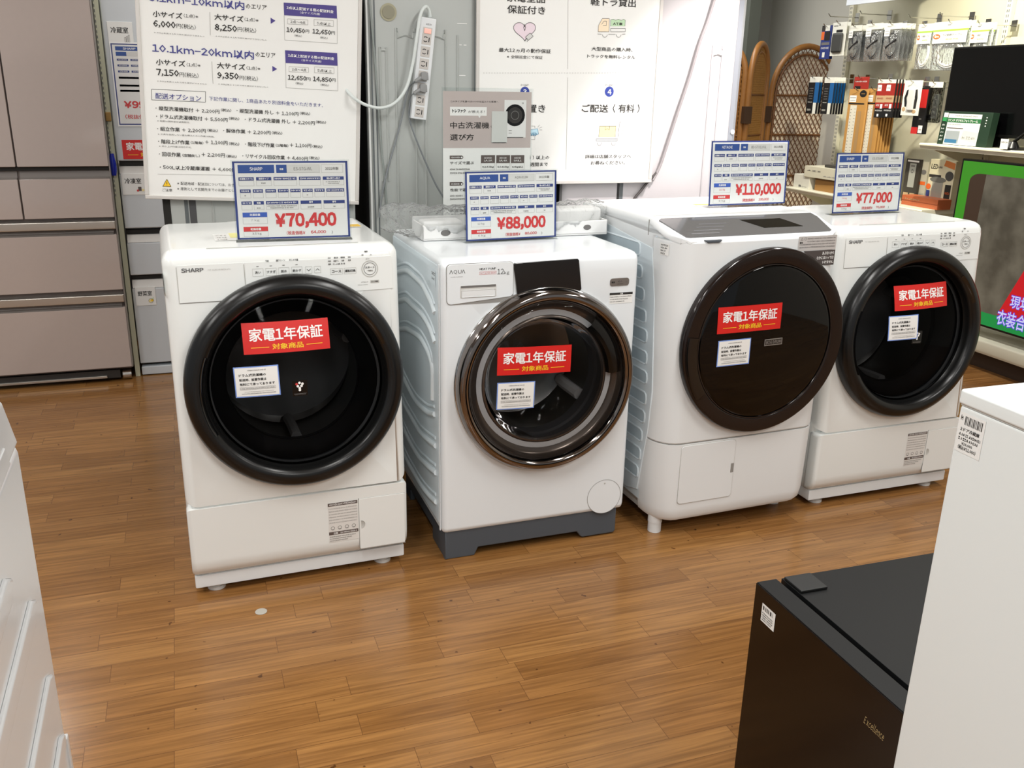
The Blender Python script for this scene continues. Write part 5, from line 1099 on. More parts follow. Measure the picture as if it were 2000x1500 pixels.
# things glimpsed in the gap between the two refrigerators
r = thing('display_post', 'cream slotted shelf post in the gap between the mauve and silver refrigerators', 'post', (-.401, 4.70, 0))
m = MB(); m.box(-.011, .011, 0, .03, 0, 2.3, mat('cream_post', 'D7D8BE', .5)); m.build('post', r); m = MB()
for i in range(60): m.box(-.009, -.006, -.001, 0, .9+i*.022, .912+i*.022, GROOVE)
m.build('slots', r)
MB().box(-.012, .012, -.012, 0, 1.245, 1.285, mat('pale_wood_rail', 'B28C4C', .5), .004).build('cross_rail', r)['label'] = 'pale wooden rail'
cb = thing('storage_cabinet', 'dark brown cabinet standing in the shadowy gap behind the two refrigerators', 'cabinet', (-.35, 5.62, 0)); MB().box(-.5, .5, 0, .4, .05, .95, mat('dark_brown_board', '3C2E22', .6), .004).build('carcass', cb); MB().box(-.48, .48, .02, .38, 0, .05, DARK).build('plinth', cb)
for i, z in enumerate((.45, .56, .70, .82)): MB().tube([(-.5, -.012, z), (.5, -.012, z)], .004, CHROME, 6).build('wire', cb)
bb = MB(); nn_ = 14
bb.add([(.015*math.cos(2*math.pi*j/nn_)*(.55+.45*math.sin(math.pi*(i+.3)/7))*(1+.12*math.sin(5*j+i)), -.012+.012*math.sin(2*math.pi*j/nn_)*(.6+.4*math.sin(math.pi*(i+.3)/7)), .10*i/7) for i in range(8) for j in range(nn_)], [(i*nn_+j, i*nn_+(j+1) % nn_, (i+1)*nn_+(j+1) % nn_, (i+1)*nn_+j) for i in range(7) for j in range(nn_)]+[tuple(range(nn_))[::-1], tuple(range(7*nn_, 8*nn_))], mat('blue_vinyl', '1F2FA8', .3))
tag(bb.build('vinyl_bag', None, 60, (-.403, 4.685, 1.0)), 'crumpled blue vinyl bag in the gap beside the mauve refrigerator', 'bag')

# ------------------------------------------------------------------ rattan folding screen
CANE = mat('rattan_cane', '94642F', .4, noise=.2, nscale=25); CANED = mat('rattan_weave', '6B431C', .5, noise=.2, nscale=30); CANEW = mat('dense_cane_weave', '94692F', .55, noise=.25, nscale=60)
scr = thing('folding_screen', 'rattan folding screen of arched lattice panels by the grey wall', 'screen', (4.1, 6.15, 0))
def screen_panel(p0, p1, top, dense):
    a = Vector((p0[0]-4.1, p0[1]-6.15, 0)); b = Vector((p1[0]-4.1, p1[1]-6.15, 0)); wd = (b-a).length; e = (b-a)/wd
    P = lambda u, z: a+e*u+Vector((0, 0, z)); r = wd/2-.02; zc = top-r*1.35-.02
    def half(z): return r if z < zc else r*math.sqrt(max(0, 1-((z-zc)/(r*1.35))**2))
    arch = [P(.02, .02)]+[P(.02, zc*k/6) for k in range(1, 7)]+[P(wd/2-r*math.cos(math.pi*k/24), zc+r*1.35*math.sin(math.pi*k/24)) for k in range(1, 24)]+[P(wd-.02, zc*k/6) for k in range(6, 0, -1)]+[P(wd-.02, .02)]
    f = MB(); f.tube(arch, .022, CANE, 10); f = f.build('panel_frame', scr)
    m = MB(); inn = []
    for k in range(25): t = math.pi*k/24; inn.append(P(wd/2-(r-.035)*math.cos(t), zc+(r-.035)*1.3*math.sin(t)))
    m.tube([P(.055, .1)]+inn+[P(wd-.055, .1)], .009, CANED if not dense else CANE, 6)
    for z in (.18, .50, .80, 1.11, 1.40):
        if half(z) > .1: m.tube([P(wd/2-half(z), z), P(wd/2+half(z), z)], .008, CANED, 6)
    m.build('inner_rails', f)
    ln = MB(); poly = [(.05, .12)]+[(wd/2-(r-.025)*math.cos(math.pi*k/20), zc+(r-.025)*1.33*math.sin(math.pi*k/20)) for k in range(21)]+[(wd-.05, .12)]
    n_ = Vector((-e.y, e.x, 0))*.016; q = len(poly)
    ln.add([tuple(P(u, z)+n_) for u, z in poly]+[tuple(P(u, z)+n_*1.2) for u, z in poly], [tuple(range(q)), tuple(range(q, 2*q))[::-1]]+[(i, (i+1) % q, q+(i+1) % q, q+i) for i in range(q)], mat('beige_lining', 'F2E4CE', .8) if not dense else mat('brown_lining', '5A3C20', .8)); ln.build('lining', f)
    w = MB()
    def clip(fn, n=160):
        seg = []
        for i in range(n+1):
            u, z = fn(i/n)
            if .12 < z < top and abs(u-wd/2) < max(0, half(z)-.025): seg.append((u, z))
            else:
                if len(seg) > 1: strip(seg)
                seg = []
        if len(seg) > 1: strip(seg)
    def strip(seg): (u0, z0), (u1, z1) = seg[0], seg[-1]; w.tube([P(u0, z0), P(u1, z1)], .0034 if not dense else .0044, CANED if not dense else CANEW, 5)
    pit = .031 if not dense else .016
    n = int(3.2/pit)
    for i in range(-n, n):
        clip(lambda t, i=i: (wd*t, i*pit*2.0+wd*t*1.7)); clip(lambda t, i=i: (wd*t, i*pit*2.0-wd*t*1.7))
    w.build('woven_lattice', f)
screen_panel((4.155, 6.25), (4.705, 6.15), 1.775, False); screen_panel((3.80, 5.98), (4.125, 6.24), 1.775, True); screen_panel((3.56, 6.30), (3.80, 6.00), 1.775, True)
HNG = mat('dark_hinge', '3A2412', .5)
for x, y in ((3.80, 5.965), (4.14, 6.225)): MB().box(x-4.1-.03, x-4.1+.03, y-6.15-.02, y-6.15+.03, 1.20, 1.32, HNG, .003).build('hinge', scr)
structure(MB().box(4.11, 4.21, 6.55, 6.999, 0, CEIL, mat('dark_band_grey_green', '5F645C', .7)).build('trim_1'))  # dark grey-green upright band before the far wall

# ------------------------------------------------------------------ display gondola along the right
GX = 4.42
go = thing('display_shelving', 'long cream metal shelving run with slotted posts along the right side', 'shelving', (GX, 4.4, 0))
MB().box(0, .03, -1.6, 1.34, .10, 2.25, mat('cream_back_board', 'CFCCB6', .5, noise=.03, nscale=4)).build('back_board', go)
for y in (5.71, 4.345, 2.98):
    u = MB(); u.box(-.03, .0, y-4.4-.02, y-4.4+.02, 0, 2.3, CREAM, .003)
    for i in range(70): u.box(-.0306, -.029, y-4.4-.009, y-4.4-.004, .25+i*.027, .265+i*.027, GROOVE); u.box(-.0306, -.029, y-4.4+.004, y-4.4+.009, .25+i*.027, .265+i*.027, GROOVE)
    u.build('post', go)
def shelf(nm, label, x0, y0, y1, z, th=.032, br=True):
    go = thing(nm, label, 'shelf', (GX, 4.4, 0))
    s = MB(); s.prism([(x0, z), (x0-.006, z-.006), (x0-.006, z-.012), (x0, z-.014), (x0+.004, z-th), (GX-.032, z-th+.010), (GX-.032, z)], 'y', y0, y1, CREAM, .001, 1, Matrix.Translation((-GX, -4.4, 0))@Matrix.Identity(4))
    o = s.build('board', go)
    if br:
        for y in (y0+.03, y1-.03): MB().prism([(x0+.06, z-th), (GX-.032, z-th), (GX-.032, z-.16)], 'y', y-.003, y+.003, CREAM, 0, 1, Matrix.Translation((-GX, -4.4, 0))).build('bracket', go)
    return o
# outlines above are given as (x, z): turn them onto the y axis
shelf('display_shelf', 'upper cream shelf carrying the monitor and the green carton', 3.95, 2.95, 4.375, 1.157); shelf('display_shelf', 'low cream shelf carrying cartons and blister packs beside the rattan screen', 4.03, 4.36, 5.72, .772)
deck = thing('base_deck', 'low cream deck at the foot of the shelving, under the large television', 'shelf', (GX, 4.4, 0))
dk = MB(); dk.prism([(3.915, .17), (3.908, .160), (3.908, .115), (3.915, .10), (GX-.032, .10), (GX-.032, .17)], 'y', 2.9, 5.72, CREAM, .001, 1, Matrix.Translation((-GX, -4.4, 0))); dk.build('deck_board', deck)
MB().box(3.98-GX, -.034, -1.5, 1.30, 0, .10, mat('kick_brown', '3A2A1E', .6)).build('kick_board', deck)
hs = thing('header_sign', 'pale blue-white header panel at the top of the shelving', 'sign', (4.10, 5.05, 1.96))
MB().box(0, .02, -.33, .34, .008, .36, mat('header_white', 'DCE3EA', .4)).build('panel', hs); MB().box(.02, .290, -.30, -.28, .15, .17, CREAM).build('arm', hs); MB().box(.02, .290, .28, .30, .15, .17, CREAM).build('arm', hs)

# big television on the deck
scrn = Vector((3.95, 3.32, .17)); tvr = thing('television', 'large television on the low deck with a green-bordered picture', 'television', scrn)
HWT = .72
MB().box(.0, .045, -HWT, HWT, .062, .925, mat('tv_black', '0C0C0D', .3), .004).build('casing', tvr)
def PXE(c, st):
    m = mat('screen_'+c, c, .3, emit=st); m.node_tree.nodes['Principled BSDF'].inputs['Base Color'].default_value = (.01, .01, .01, 1); return m
p = Print(lambda a, b, l: (-l, HWT-.012-a*(2*HWT-.024), .074+b*.840), .0004)
rect = lambda a0, b0, a1, b1, m, lay: p.rect(a0, b0, a1, b1, m, lay)
rect(0, 0, 1, 1, PXE('3FA01C', .42), 1); p.poly([(0, 0), (1, 0), (1, .16), (0, .07)], PXE('149A48', .42), 2)
p.poly([(.045, .08)]+[(.045+.05*(1-math.cos(R(t))), .88+.05*math.sin(R(t))) for t in range(0, 91, 15)]+[(.95, .93), (.95, .08)], PXE('463020', .40), 3)
cm = mat('screen_concrete', '080807', .3, emit=.38); nt = cm.node_tree; nz = nt.nodes.new('ShaderNodeTexNoise'); nz.inputs['Scale'].default_value = 7; nz.inputs['Detail'].default_value = 5; tcn = nt.nodes.new('ShaderNodeTexCoord'); nt.links.new(tcn.outputs['Object'], nz.inputs['Vector'])
rmp = nt.nodes.new('ShaderNodeValToRGB'); rmp.color_ramp.elements[0].color = C('5A5346'); rmp.color_ramp.elements[1].color = C('7C7464'); rmp.color_ramp.elements[0].position = .35; rmp.color_ramp.elements[1].position = .65; nt.links.new(nz.outputs['Fac'], rmp.inputs[0]); nt.links.new(rmp.outputs[0], nt.nodes['Principled BSDF'].inputs['Emission Color'])
p.poly([(.105, .08), (.95, .08), (.95, .93), (.12, .93)], cm, 4)
p.poly([(.285, .09), (.80, .09), (.80, .80), (.47, .80)], PXE('C4141E', .55), 5)
p.text('衣装合わせ', .286, .026, .215, .106, PXE('5B3BD0', .6), .07, 6); p.text('衣装合わせ', .288, .031, .211, .096, PXE('CFCFF0', .55), .012, 7)
p.text('現場の', .332, .150, .132, .088, PXE('5B3BD0', .6), .07, 6); p.text('現場の', .334, .154, .128, .080, PXE('CFCFF0', .55), .012, 7)
p.build('screen', tvr)
for s in (-1, 1): MB().prism([(-.06, 0), (.13, 0), (.13, .010), (.04, .07), (.005, .07), (-.06, .010)], 'y', s*.60-.012, s*.60+.012, MATS['tv_black'], .002, 2).build('foot', tvr)
# monitor on the upper shelf
mo = thing('monitor', 'black monitor standing on the upper shelf with its screen switched off', 'monitor', (4.07, 3.955, 1.157))
MB().box(.0, .035, -.40, .405, .052, .520, mat('monitor_black', '060606', .35), .004).build('casing', mo)
p = Print(lambda a, b, l: (-l, .395-a*.785, .068+b*.442)); p.rect(0, 0, 1, 1, mat('monitor_screen', '030304', .18)); p.build('screen', mo)
MB().box(.012, .04, -.04, .04, .006, .2, MATS['monitor_black'], .004).build('neck', mo); MB().box(-.01, .072, -.13, .13, 0, .008, MATS['monitor_black'], .003).build('base', mo)
# photo-frame carton
GREENBOX = mat('carton_green', '1D3324', .45); CARTW = mat('carton_pale', 'DCE0DC', .45); CARTG = mat('carton_leaf_green', '2E8E50', .45)
pf = thing('picture_frame_carton', 'green and white digital photo frame carton before the monitor', 'carton', (3.985, 4.108, 1.157)); pf.rotation_euler = (0, R(4), 0)
MB().box(.0, .045, -.176, .176, 0, .180, GREENBOX, .002).build('box', pf)
p = Print(lambda a, b, l: (-l, .176-a*.352, b*.18), .0004)
p.rect(.13, .015, .80, .93, CARTW, 1); p.rect(.02, .70, .12, .82, CARTG, 1); p.rect(.03, .80, .12, .95, CARTW, 1); p.rect(.10, .67, .80, .80, mat('carton_mid_green', '2F6A40', .45), 2)
p.text('7インチ デジタルフォトフレーム', .14, .69, .60, .085, TXTWHITE, .02, 3); p.greek(.27, .85, .72, .035, INKGREY, 2, 2)
p.greek(.15, .60, .42, .025, INKGREY, 2, 4); p.rect(.15, .49, .48, .515, LEAFBROWN, 2); p.rect(.15, .06, .43, .42, mat('photo_grey', '9AA2A6', .4), 2); p.rect(.15, .06, .40, .17, mat('photo_blue', '3A6F95', .4), 3); p.poly([(.46, .20), (.78, .10), (.79, .40), (.50, .45)], mat('photo_white', 'C9CEC9', .4), 2); p.greek(.5, .2, .75, .08, INKFAINT, 3, 7)
for i in range(5): p.greek(.03, .12+i*.11, .09, .05, CARTW, 2, i)
for i in range(4): p.disc(.9, .85-i*.08, .012, CARTW, 2, 10, .018)
p.build('printed_front', pf)
an = thing('antenna_stand', 'small black tilted antenna on a flat base with a white tag, on the upper shelf', 'antenna', (4.0, 3.755, 1.157))
m = MB(); m.cyl((0, 0, 0), .055, .010, BLACKSATIN, 'z', 28); m.cyl((0, .02, .01), .035, .03, BLACKSATIN, 'z', 20, .018); m.build('base', an)
MB().tube([(0, .03, .03), (-.01, -.06, .09), (-.015, -.12, .135)], .008, BLACKSATIN, 8).build('rod', an)
p = Print(lambda a, b, l: (-.057-l, .02-a, .004+b)); p.rect(-.025, 0, .025, .05, PAPER); p.greek(-.02, .03, .02, .008, INKGREY, 2, 1); p.build('tag', an)

# ------------------------------------------------------------------ pegs and goods
def peg(y, z, label, x0=4.12):
    r = thing('peg_hook', label, 'hook', (GX-.032, y, z), 0, 'chrome display pegs')
    m = MB(); m.tube([(.0, 0, 0), (x0-GX+.03, 0, 0), (x0-GX+.012, 0, .018)], .0032, CHROME, 6); m.build('wire', r); MB().box(-.004, .002, -.02, .02, -.03, .03, CHROME, .001).build('plate', r)
BLUECARD = mat('pack_blue', '1C5C97', .35); NAVYP = mat('pack_navy', '2B3A78', .35); BLACKP = mat('pack_black', '1B1B1D', .3); CABLEB = mat('coiled_black_cable', '232427', .35); KRAFT = mat('kraft_pack', 'B98A4A', .55); RULER = mat('white_ruler', 'DAD6C6', .4)
REDP = mat('pack_red', '9C2A22', .4); WHITEP = mat('pack_white', 'E3E3D8', .4); GREENP = mat('pack_green_stripe', '9CC24E', .4); ORANGE = mat('pack_orange', 'E06A2C', .45); WCABLE = mat('coiled_white_cable', 'E6E4DC', .4); TAN = mat('pack_tan', 'BFA07A', .5)
CNT = {}
def pack(kind, label, x, y0, y1, z0, z1, group, name):
    """one hanging pack, front towards -x; y0 > y1"""
    W_ = y0-y1; H_ = z0-z1; r = thing(name, label, 'pack', (x, (y0+y1)/2, z1), 0, group); hw = W_/2
    F = lambda off=0.: (lambda a, b, l: (-off-l, hw-a*W_, b*H_))
    def pr(nm, fn, off=.0012):
        p = Print(F(off), .0003); fn(p); return p.build(nm, r)
    if kind in ('blackcable', 'whitecable'):
        hd = MB().box(-.001, .002, -hw, hw, H_*.84, H_, WHITEP).build('header_card', r)
        ring = MB(); cm_ = CABLEB if kind == 'blackcable' else WCABLE
        zc = H_*(.42 if kind == 'blackcable' else .36); ry = hw*.72; rz = H_*(.36 if kind == 'blackcable' else .30)
        for k in range(4): ring.tube([(.009+.004*math.sin(k*2), ry*(1-.07*k)*math.cos(2*math.pi*i/28), zc+rz*(1-.06*k)*math.sin(2*math.pi*i/28)) for i in range(28)], .0042, cm_, 6, closed=True)
        if kind == 'blackcable':
            ring.tube([(.004, -ry*.8, zc+rz*.4), (.002, 0, zc+rz*.1), (.004, ry*.8, zc-rz*.2)], .009, cm_, 6); ring.tube([(.002, ry*.5, zc+rz*.8), (0, ry*.2, zc+rz*.2)], .007, cm_, 6)
        ring.build('coiled_cable', r)
        if kind == 'whitecable': MB().box(.0215, .0225, -hw*.96, hw*.96, H_*.01, H_*.86, WHITEP).build('backing_sheet', r)
        bg = MB(); n = 12
        bg.add([(.009-(.013 if s else -.012)*math.sin(math.pi*min(1, max(0, j/n)))*math.sin(math.pi*(i+.02)/10.4), -hw+W_*i/10, H_*.86*j/n) for s in (0, 1) for j in range(n+1) for i in range(11)], [(s*143+j*11+i, s*143+j*11+i+1, s*143+(j+1)*11+i+1, s*143+(j+1)*11+i) for s in (0, 1) for j in range(n) for i in range(10)], BAGFILM); bg.build('clear_bag', r)
        if kind == 'whitecable': pr('print', lambda p: (p.rect(0, .80, 1, .84, GREENP), p.rect(.03, .56, .97, .80, CARTW, 1), p.disc(.14, .70, .10, ORANGE, 2, 16, .055), p.text('6m', .08, .68, .12, .05, TXTWHITE, .03, 3), p.text('TV接続ケーブル', .30, .70, .55, .05, INKGREY, .02, 2), p.text('4K8K対応', .4, .62, .36, .04, MATS['pack_green_stripe'], .02, 2)), .006)
        else: pr('stock_label', lambda p: (p.rect(.08, .66, .40, .86, PAPER), p.greek(.12, .78, .36, .03, INK, 2, 1), p.greek(.12, .71, .36, .03, INKGREY, 2, 2)), .006)
    elif kind == 'bluecard':
        MB().box(0, .006, -hw, hw, 0, H_*.85, BLACKP, .001).build('card', r); MB().box(.001, .003, -hw*.9, hw*.9, H_*.85, H_, WHITEP).build('header_card', r)
        pr('print', lambda p: (p.rect(.62, .30, 1, .85, BLUECARD, 1), p.rect(.62, .0, .9, .30, WHITEP, 1), p.greek(.12, .3, .5, .03, WHITEP, 2, 1), [p.greek(.15, .4+.07*i, .5, .02, INKFAINT, 2, i) for i in range(5)], p.greek(.12, .08, .5, .05, WHITEP, 2, 8)), .0006)
    elif kind == 'navycard':
        MB().box(0, .006, -hw, hw, 0, H_, NAVYP, .001).build('card', r)
        pr('print', lambda p: (p.rect(0, .84, .35, 1, INK), p.rect(.35, .84, .8, 1, WHITEP), p.rect(0, .58, .3, .82, ORANGE), p.rect(.35, .55, .9, .82, BLACKP), p.rect(.1, .42, .9, .5, INKGREY), p.greek(.1, .3, .9, .06, TXTWHITE, 2, 1), p.rect(.3, .05, .55, .2, WHITEP)), .0006)
    elif kind == 'pouch':
        MB().box(0, .004, -hw, hw, 0, H_, WHITEP, .001).build('card', r); MB().box(-.018, 0, -hw*.72, hw*.72, H_*.10, H_*.68, mat('pouch_dark_grey', '3C3D3C', .5), .012, 3).build('pouch', r)
        pr('print', lambda p: (p.rect(.3, .70, .75, .78, BLACKP), p.greek(.08, .88, .4, .04, INK, 1, 2), p.disc(.5, .92, .03, BLACKP, 1, 10)), .0006)
    elif kind == 'kraft':
        MB().box(0, .012, -hw, hw, 0, H_, KRAFT, .001).build('card', r)
        pr('print', lambda p: (p.rect(.06, .80, .44, .90, PAPER, 2), p.greek(.10, .86, .4, .014, INK, 3, 1), p.greek(.10, .82, .4, .012, INKGREY, 3, 2), p.disc(.78, .93, .19, BLACKP, 1, 20, .055), p.rect(.68, .925, .88, .932, KRAFT, 2), p.rect(.04, .765, .9, .785, BLACKP, 1), p.rect(.16, .0, .52, .75, RULER, 1), p.rect(.62, .0, .80, .66, mat('clear_window_tan', 'A9875A', .3), 1), [p.rect(.40, .04+i*.05, .48, .045+i*.05, INKGREY, 2) for i in range(14)], [p.rect(.20, .03+i*.05, .25, .038+i*.05, INK, 2) for i in range(14)]), .0006)
    elif kind == 'redcard':
        MB().box(0, .012, -hw, hw, 0, H_, BLACKP, .001).build('card', r)
        pr('print', lambda p: (p.rect(0, .90, 1, 1, WHITEP), p.rect(0, .52, 1, .90, REDP), p.rect(.05, .70, .5, .86, PAPER, 2), p.greek(.1, .76, .45, .03, INK, 3, 1), p.rect(0, .40, 1, .58, TAN, 2), p.greek(.15, .48, .85, .05, REDP, 3, 2), p.rect(0, .25, 1, .40, REDP, 2), p.greek(.12, .30, .5, .06, TXTWHITE, 3, 3), p.rect(.6, .24, .85, .36, TXTWHITE, 3), p.greek(.1, .17, .9, .04, TXTWHITE, 3, 4), p.rect(.35, .03, .55, .10, TXTWHITE, 3)), .0006)
    elif kind == 'redsquare':
        MB().box(0, .006, -hw, hw, 0, H_, REDP, .001).build('card', r); pr('print', lambda p: (p.greek(.1, .6, .9, .1, TXTWHITE, 1, 1), p.rect(.1, .05, .5, .3, BLACKP)), .0006)
    elif kind == 'whitepack':
        MB().box(0, .006, -hw, hw, 0, H_, WHITEP, .001).build('card', r)
        pr('print', lambda p: (p.poly([(.18, .25), (.10, .5), (.2, .72), (.34, .75), (.24, .5), (.32, .25)], BLACKP, 1), p.poly([(.66, .2), (.72, .5), (.62, .72), (.8, .75), (.86, .5), (.84, .2)], BLACKP, 1), p.rect(.4, .72, .62, .75, INK, 1), p.disc(.15, .18, .1, TAN, 2, 12, .06), p.disc(.75, .12, .12, TAN, 2, 12, .05)), .0006)
        MB().box(-.012, 0, -hw*.45, hw*.3, H_*.15, H_*.75, PALEGREY, .006).build('blister', r)
    elif kind == 'redblackbox':
        MB().box(0, .03, -hw, hw, 0, H_, BLACKP, .001).build('box', r)
        pr('print', lambda p: (p.rect(.35, .55, 1, .93, mat('pack_bright_red', 'C02A2A', .4)), p.rect(0, 0, .55, .14, MATS['pack_bright_red']), p.rect(.6, .02, .95, .18, PAPER), p.greek(.65, .08, .9, .03, INK, 2, 1), p.greek(.55, .3, .75, .03, INKFAINT, 2, 3)), .0006)
    elif kind == 'clearbag':
        b = MB(); b.box(0, .025, -hw, hw, 0, H_, clear('grey_clear_bag', (.62, .64, .62), .25, .1, .5, 45), .008); b.build('clear_bag', r)
        MB().box(-.001, .004, -hw, hw, H_*.86, H_, WHITEP).build('header_card', r)
        m = MB(); m.box(.006, .018, -hw*.6, hw*.2, H_*.1, H_*.7, PALEGREY, .005); m.box(.006, .018, hw*.2, hw*.8, H_*.05, H_*.2, BLACKP, .005); m.build('contents', r)
    return r
PACKS = [
('navycard', 'adapter_pack', 'navy adapter packs at the upper far left', 'navy adapter packs', 4.15, (5.681, 5.574, 1.861, 1.645), 2),
('pouch', 'pouch_pack', 'white cards with a dark grey pouch', 'pouch packs', 4.15, (5.567, 5.421, 1.874, 1.662), 2),
('blackcable', 'cable_pack', 'black cable bags, leftmost on the upper row', 'black cable packs', 4.17, (5.42, 5.291, 1.848, 1.624), 4),
('blackcable', 'cable_pack', 'looped black cable bags, middle of the upper row', 'black cable packs', 4.15, (5.227, 5.071, 1.848, 1.622), 3),
('blackcable', 'cable_pack', 'black cable bags beside the white ones', 'black cable packs', 4.15, (5.052, 4.9, 1.839, 1.622), 4),
('whitecable', 'cable_pack', 'white antenna cable bags, left on the upper row', 'white cable packs', 4.14, (4.741, 4.619, 1.819, 1.566), 2),
('whitecable', 'cable_pack', 'largest white antenna cable bags', 'white cable packs', 4.13, (4.605, 4.331, 1.821, 1.557), 2),
('whitecable', 'cable_pack', 'white antenna cable bags behind the monitor', 'white cable packs', 4.16, (4.348, 4.213, 1.803, 1.569), 2),
('bluecard', 'tool_pack', 'black and blue cards, far left on the lower row', 'black and blue packs', 4.08, (5.664, 5.543, 1.527, 1.283), 2),
('bluecard', 'tool_pack', 'black and blue cards beside the kraft rulers', 'black and blue packs', 4.08, (5.498, 5.383, 1.523, 1.285), 5),
('redsquare', 'red_pack', 'square red card above the kraft ruler packs', 'red packs', 4.16, (5.287, 5.146, 1.526, 1.443), 1),
('kraft', 'ruler_pack', 'kraft ruler cards, left on the lower row', 'kraft ruler packs', 4.06, (5.192, 5.017, 1.449, 1.049), 2),
('kraft', 'ruler_pack', 'kraft ruler cards, right on the lower row', 'kraft ruler packs', 4.08, (5.037, 4.912, 1.453, 1.057), 6),
('redcard', 'bit_pack', 'red and black cards beside the kraft rulers', 'red and black packs', 4.05, (4.919, 4.84, 1.507, 1.28), 2),
('redcard', 'bit_pack', 'red and black cards beside the white tool card', 'red and black packs', 4.05, (4.84, 4.759, 1.507, 1.283), 4),
('whitepack', 'tool_pack', 'white card with dark curved tools, beside the red and black packs', 'white tool packs', 4.05, (4.685, 4.541, 1.501, 1.301), 1),
('redblackbox', 'slim_box', 'slim red and black box hanging low, left of the clear bag', 'red and black boxes', 4.09, (4.621, 4.525, 1.47, 1.197), 1),
('clearbag', 'clear_bag', 'grey clear bag hanging beside the monitor', 'clear bags', 4.1, (4.542, 4.433, 1.493, 1.265), 1)]
POS = ('front', 'second', 'third', 'fourth', 'fifth', 'sixth')
for kind, name, txt, grp, x, (y0, y1, z0, z1), depth in PACKS:
    peg((y0+y1)/2, z0-.008, 'chrome peg holding the '+txt, x-.012)
    for k in range(depth):
        st = {'blackcable': .034, 'whitecable': .036, 'clearbag': .04, 'redblackbox': .034, 'pouch': .03}.get(kind, .022)
        if x+k*st > GX-.05: break
        lb = txt if depth == 1 else POS[k]+' of the '+txt.replace('pack of', 'packs of') if False else (txt if depth == 1 else POS[k]+' in the row of '+txt)
        pack(kind, lb, x+k*st, y0, y1, z0, z1, grp if depth > 1 else None, name)
for y, z in [(4.856, 1.866), (4.599, 1.859), (5.309, 1.915), (5.631, 1.919)]: peg(y, z, {0: 'empty chrome peg'}.get(0)+' sticking out above the '+('white cables' if y < 5.0 else 'black cables')+(', nearer' if y < 4.75 or 5.0 < y < 5.35 else ', farther'), 4.17)

# ------------------------------------------------------------------ boxes and blister packs on the low shelf
def carton(name, label, cat, y0, y1, x0, x1, z, h, m, draw=None, rz=0, parts='box'):
    r = thing(name, label, cat, ((x0+x1)/2, (y0+y1)/2, z), rz); hx, hy = (x1-x0)/2, abs(y0-y1)/2
    MB().box(-hx, hx, -hy, hy, 0, h, m, .002).build(parts, r)
    if draw:
        p = Print(lambda a, b, l: (-hx-.0003-l, hy-a*2*hy, b*h), .0004); draw(p); p.build('print', r)
    return r
ZS = .772
BEIGE = mat('carton_beige', 'CFCBB6', .5); BRN = mat('carton_brown', 'A0763F', .55)
carton('small_carton', 'small white carton at the far end of the low shelf', 'carton', 5.68, 5.50, 4.06, 4.16, ZS, .095, mat('carton_white', 'D9D7CA', .5), lambda p: (p.rect(.35, .1, .5, .25, INKGREY), p.greek(.5, .1, .9, .08, INKFAINT, 1, 1)))
carton('brown_carton', 'open brown carton under the flat beige box on the low shelf', 'carton', 5.46, 5.15, 4.08, 4.34, ZS, .085, BRN, lambda p: p.rect(0, .85, 1, 1, mat('carton_dark_lip', '6A4A22', .6)))
carton('flat_carton', 'flat beige box lying on the brown carton', 'carton', 5.56, 4.98, 4.06, 4.34, ZS+.086, .075, BEIGE, lambda p: (p.greek(.05, .55, .3, .12, INKGREY, 1, 1), p.greek(.35, .2, .9, .1, INKFAINT, 1, 2), p.greek(.6, .55, .95, .1, INKGREY, 1, 3)), 2)
carton('slim_carton', 'slim dark-lidded box on top of the flat beige box', 'carton', 5.40, 5.02, 4.10, 4.30, ZS+.162, .018, mat('carton_dark', '3C3A36', .5), None, 2)
carton('white_carton', 'white carton right of the brown carton on the low shelf', 'carton', 5.13, 4.93, 4.055, 4.22, ZS, .085, mat('carton_white2', 'DEDCD0', .5), lambda p: p.poly([(.1, .5), (.5, .3), (.9, .5), (.5, .9)], BEIGE, 1))
gp = thing('grey_panel', 'tall plain grey panel leaning upright on the flat box', 'panel', (4.30, 5.235, ZS+.182)); gp.rotation_euler = (R(0), R(4), 0)
MB().box(-.012, .004, -.145, .150, 0, .50, mat('plain_grey_panel', '97989A', .45), .003).build('panel', gp); MB().box(-.014, .006, -.165, -.145, 0, .50, mat('panel_edge_dark', '4E4A42', .5), .002).build('edge_strip', gp)
carton('remote_pack', 'dark blister card with a grey remote control on the low shelf', 'blister pack', 4.787, 4.664, 4.240, 4.260, ZS, 0.266, mat('blister_dark', '3A3630', .35), lambda p: (p.rect(.3, .35, .75, .9, mat('remote_grey', 'A5A79F', .4)), p.ring(.52, .72, .09, .03, INKGREY, 2, 14, 0, 360, .05), p.rect(.38, .82, .66, .86, INKGREY, 2), [p.rect(.1+.45*i, .04, .45+.45*i, .22, TAN, 1) for i in range(2)], p.rect(.1, .93, .9, .97, TXTWHITE, 1)))
carton('blister_card', 'pale grey blister card between the remote and the lantern carton', 'blister pack', 4.680, 4.615, 4.260, 4.280, ZS, 0.256, mat('blister_pale', 'B9B5A2', .35), lambda p: (p.rect(.1, .45, .9, .53, ORANGE), p.disc(.5, .75, .35, INKGREY, 1, 14, .06), p.greek(.1, .2, .9, .05, INKFAINT, 1, 2)))
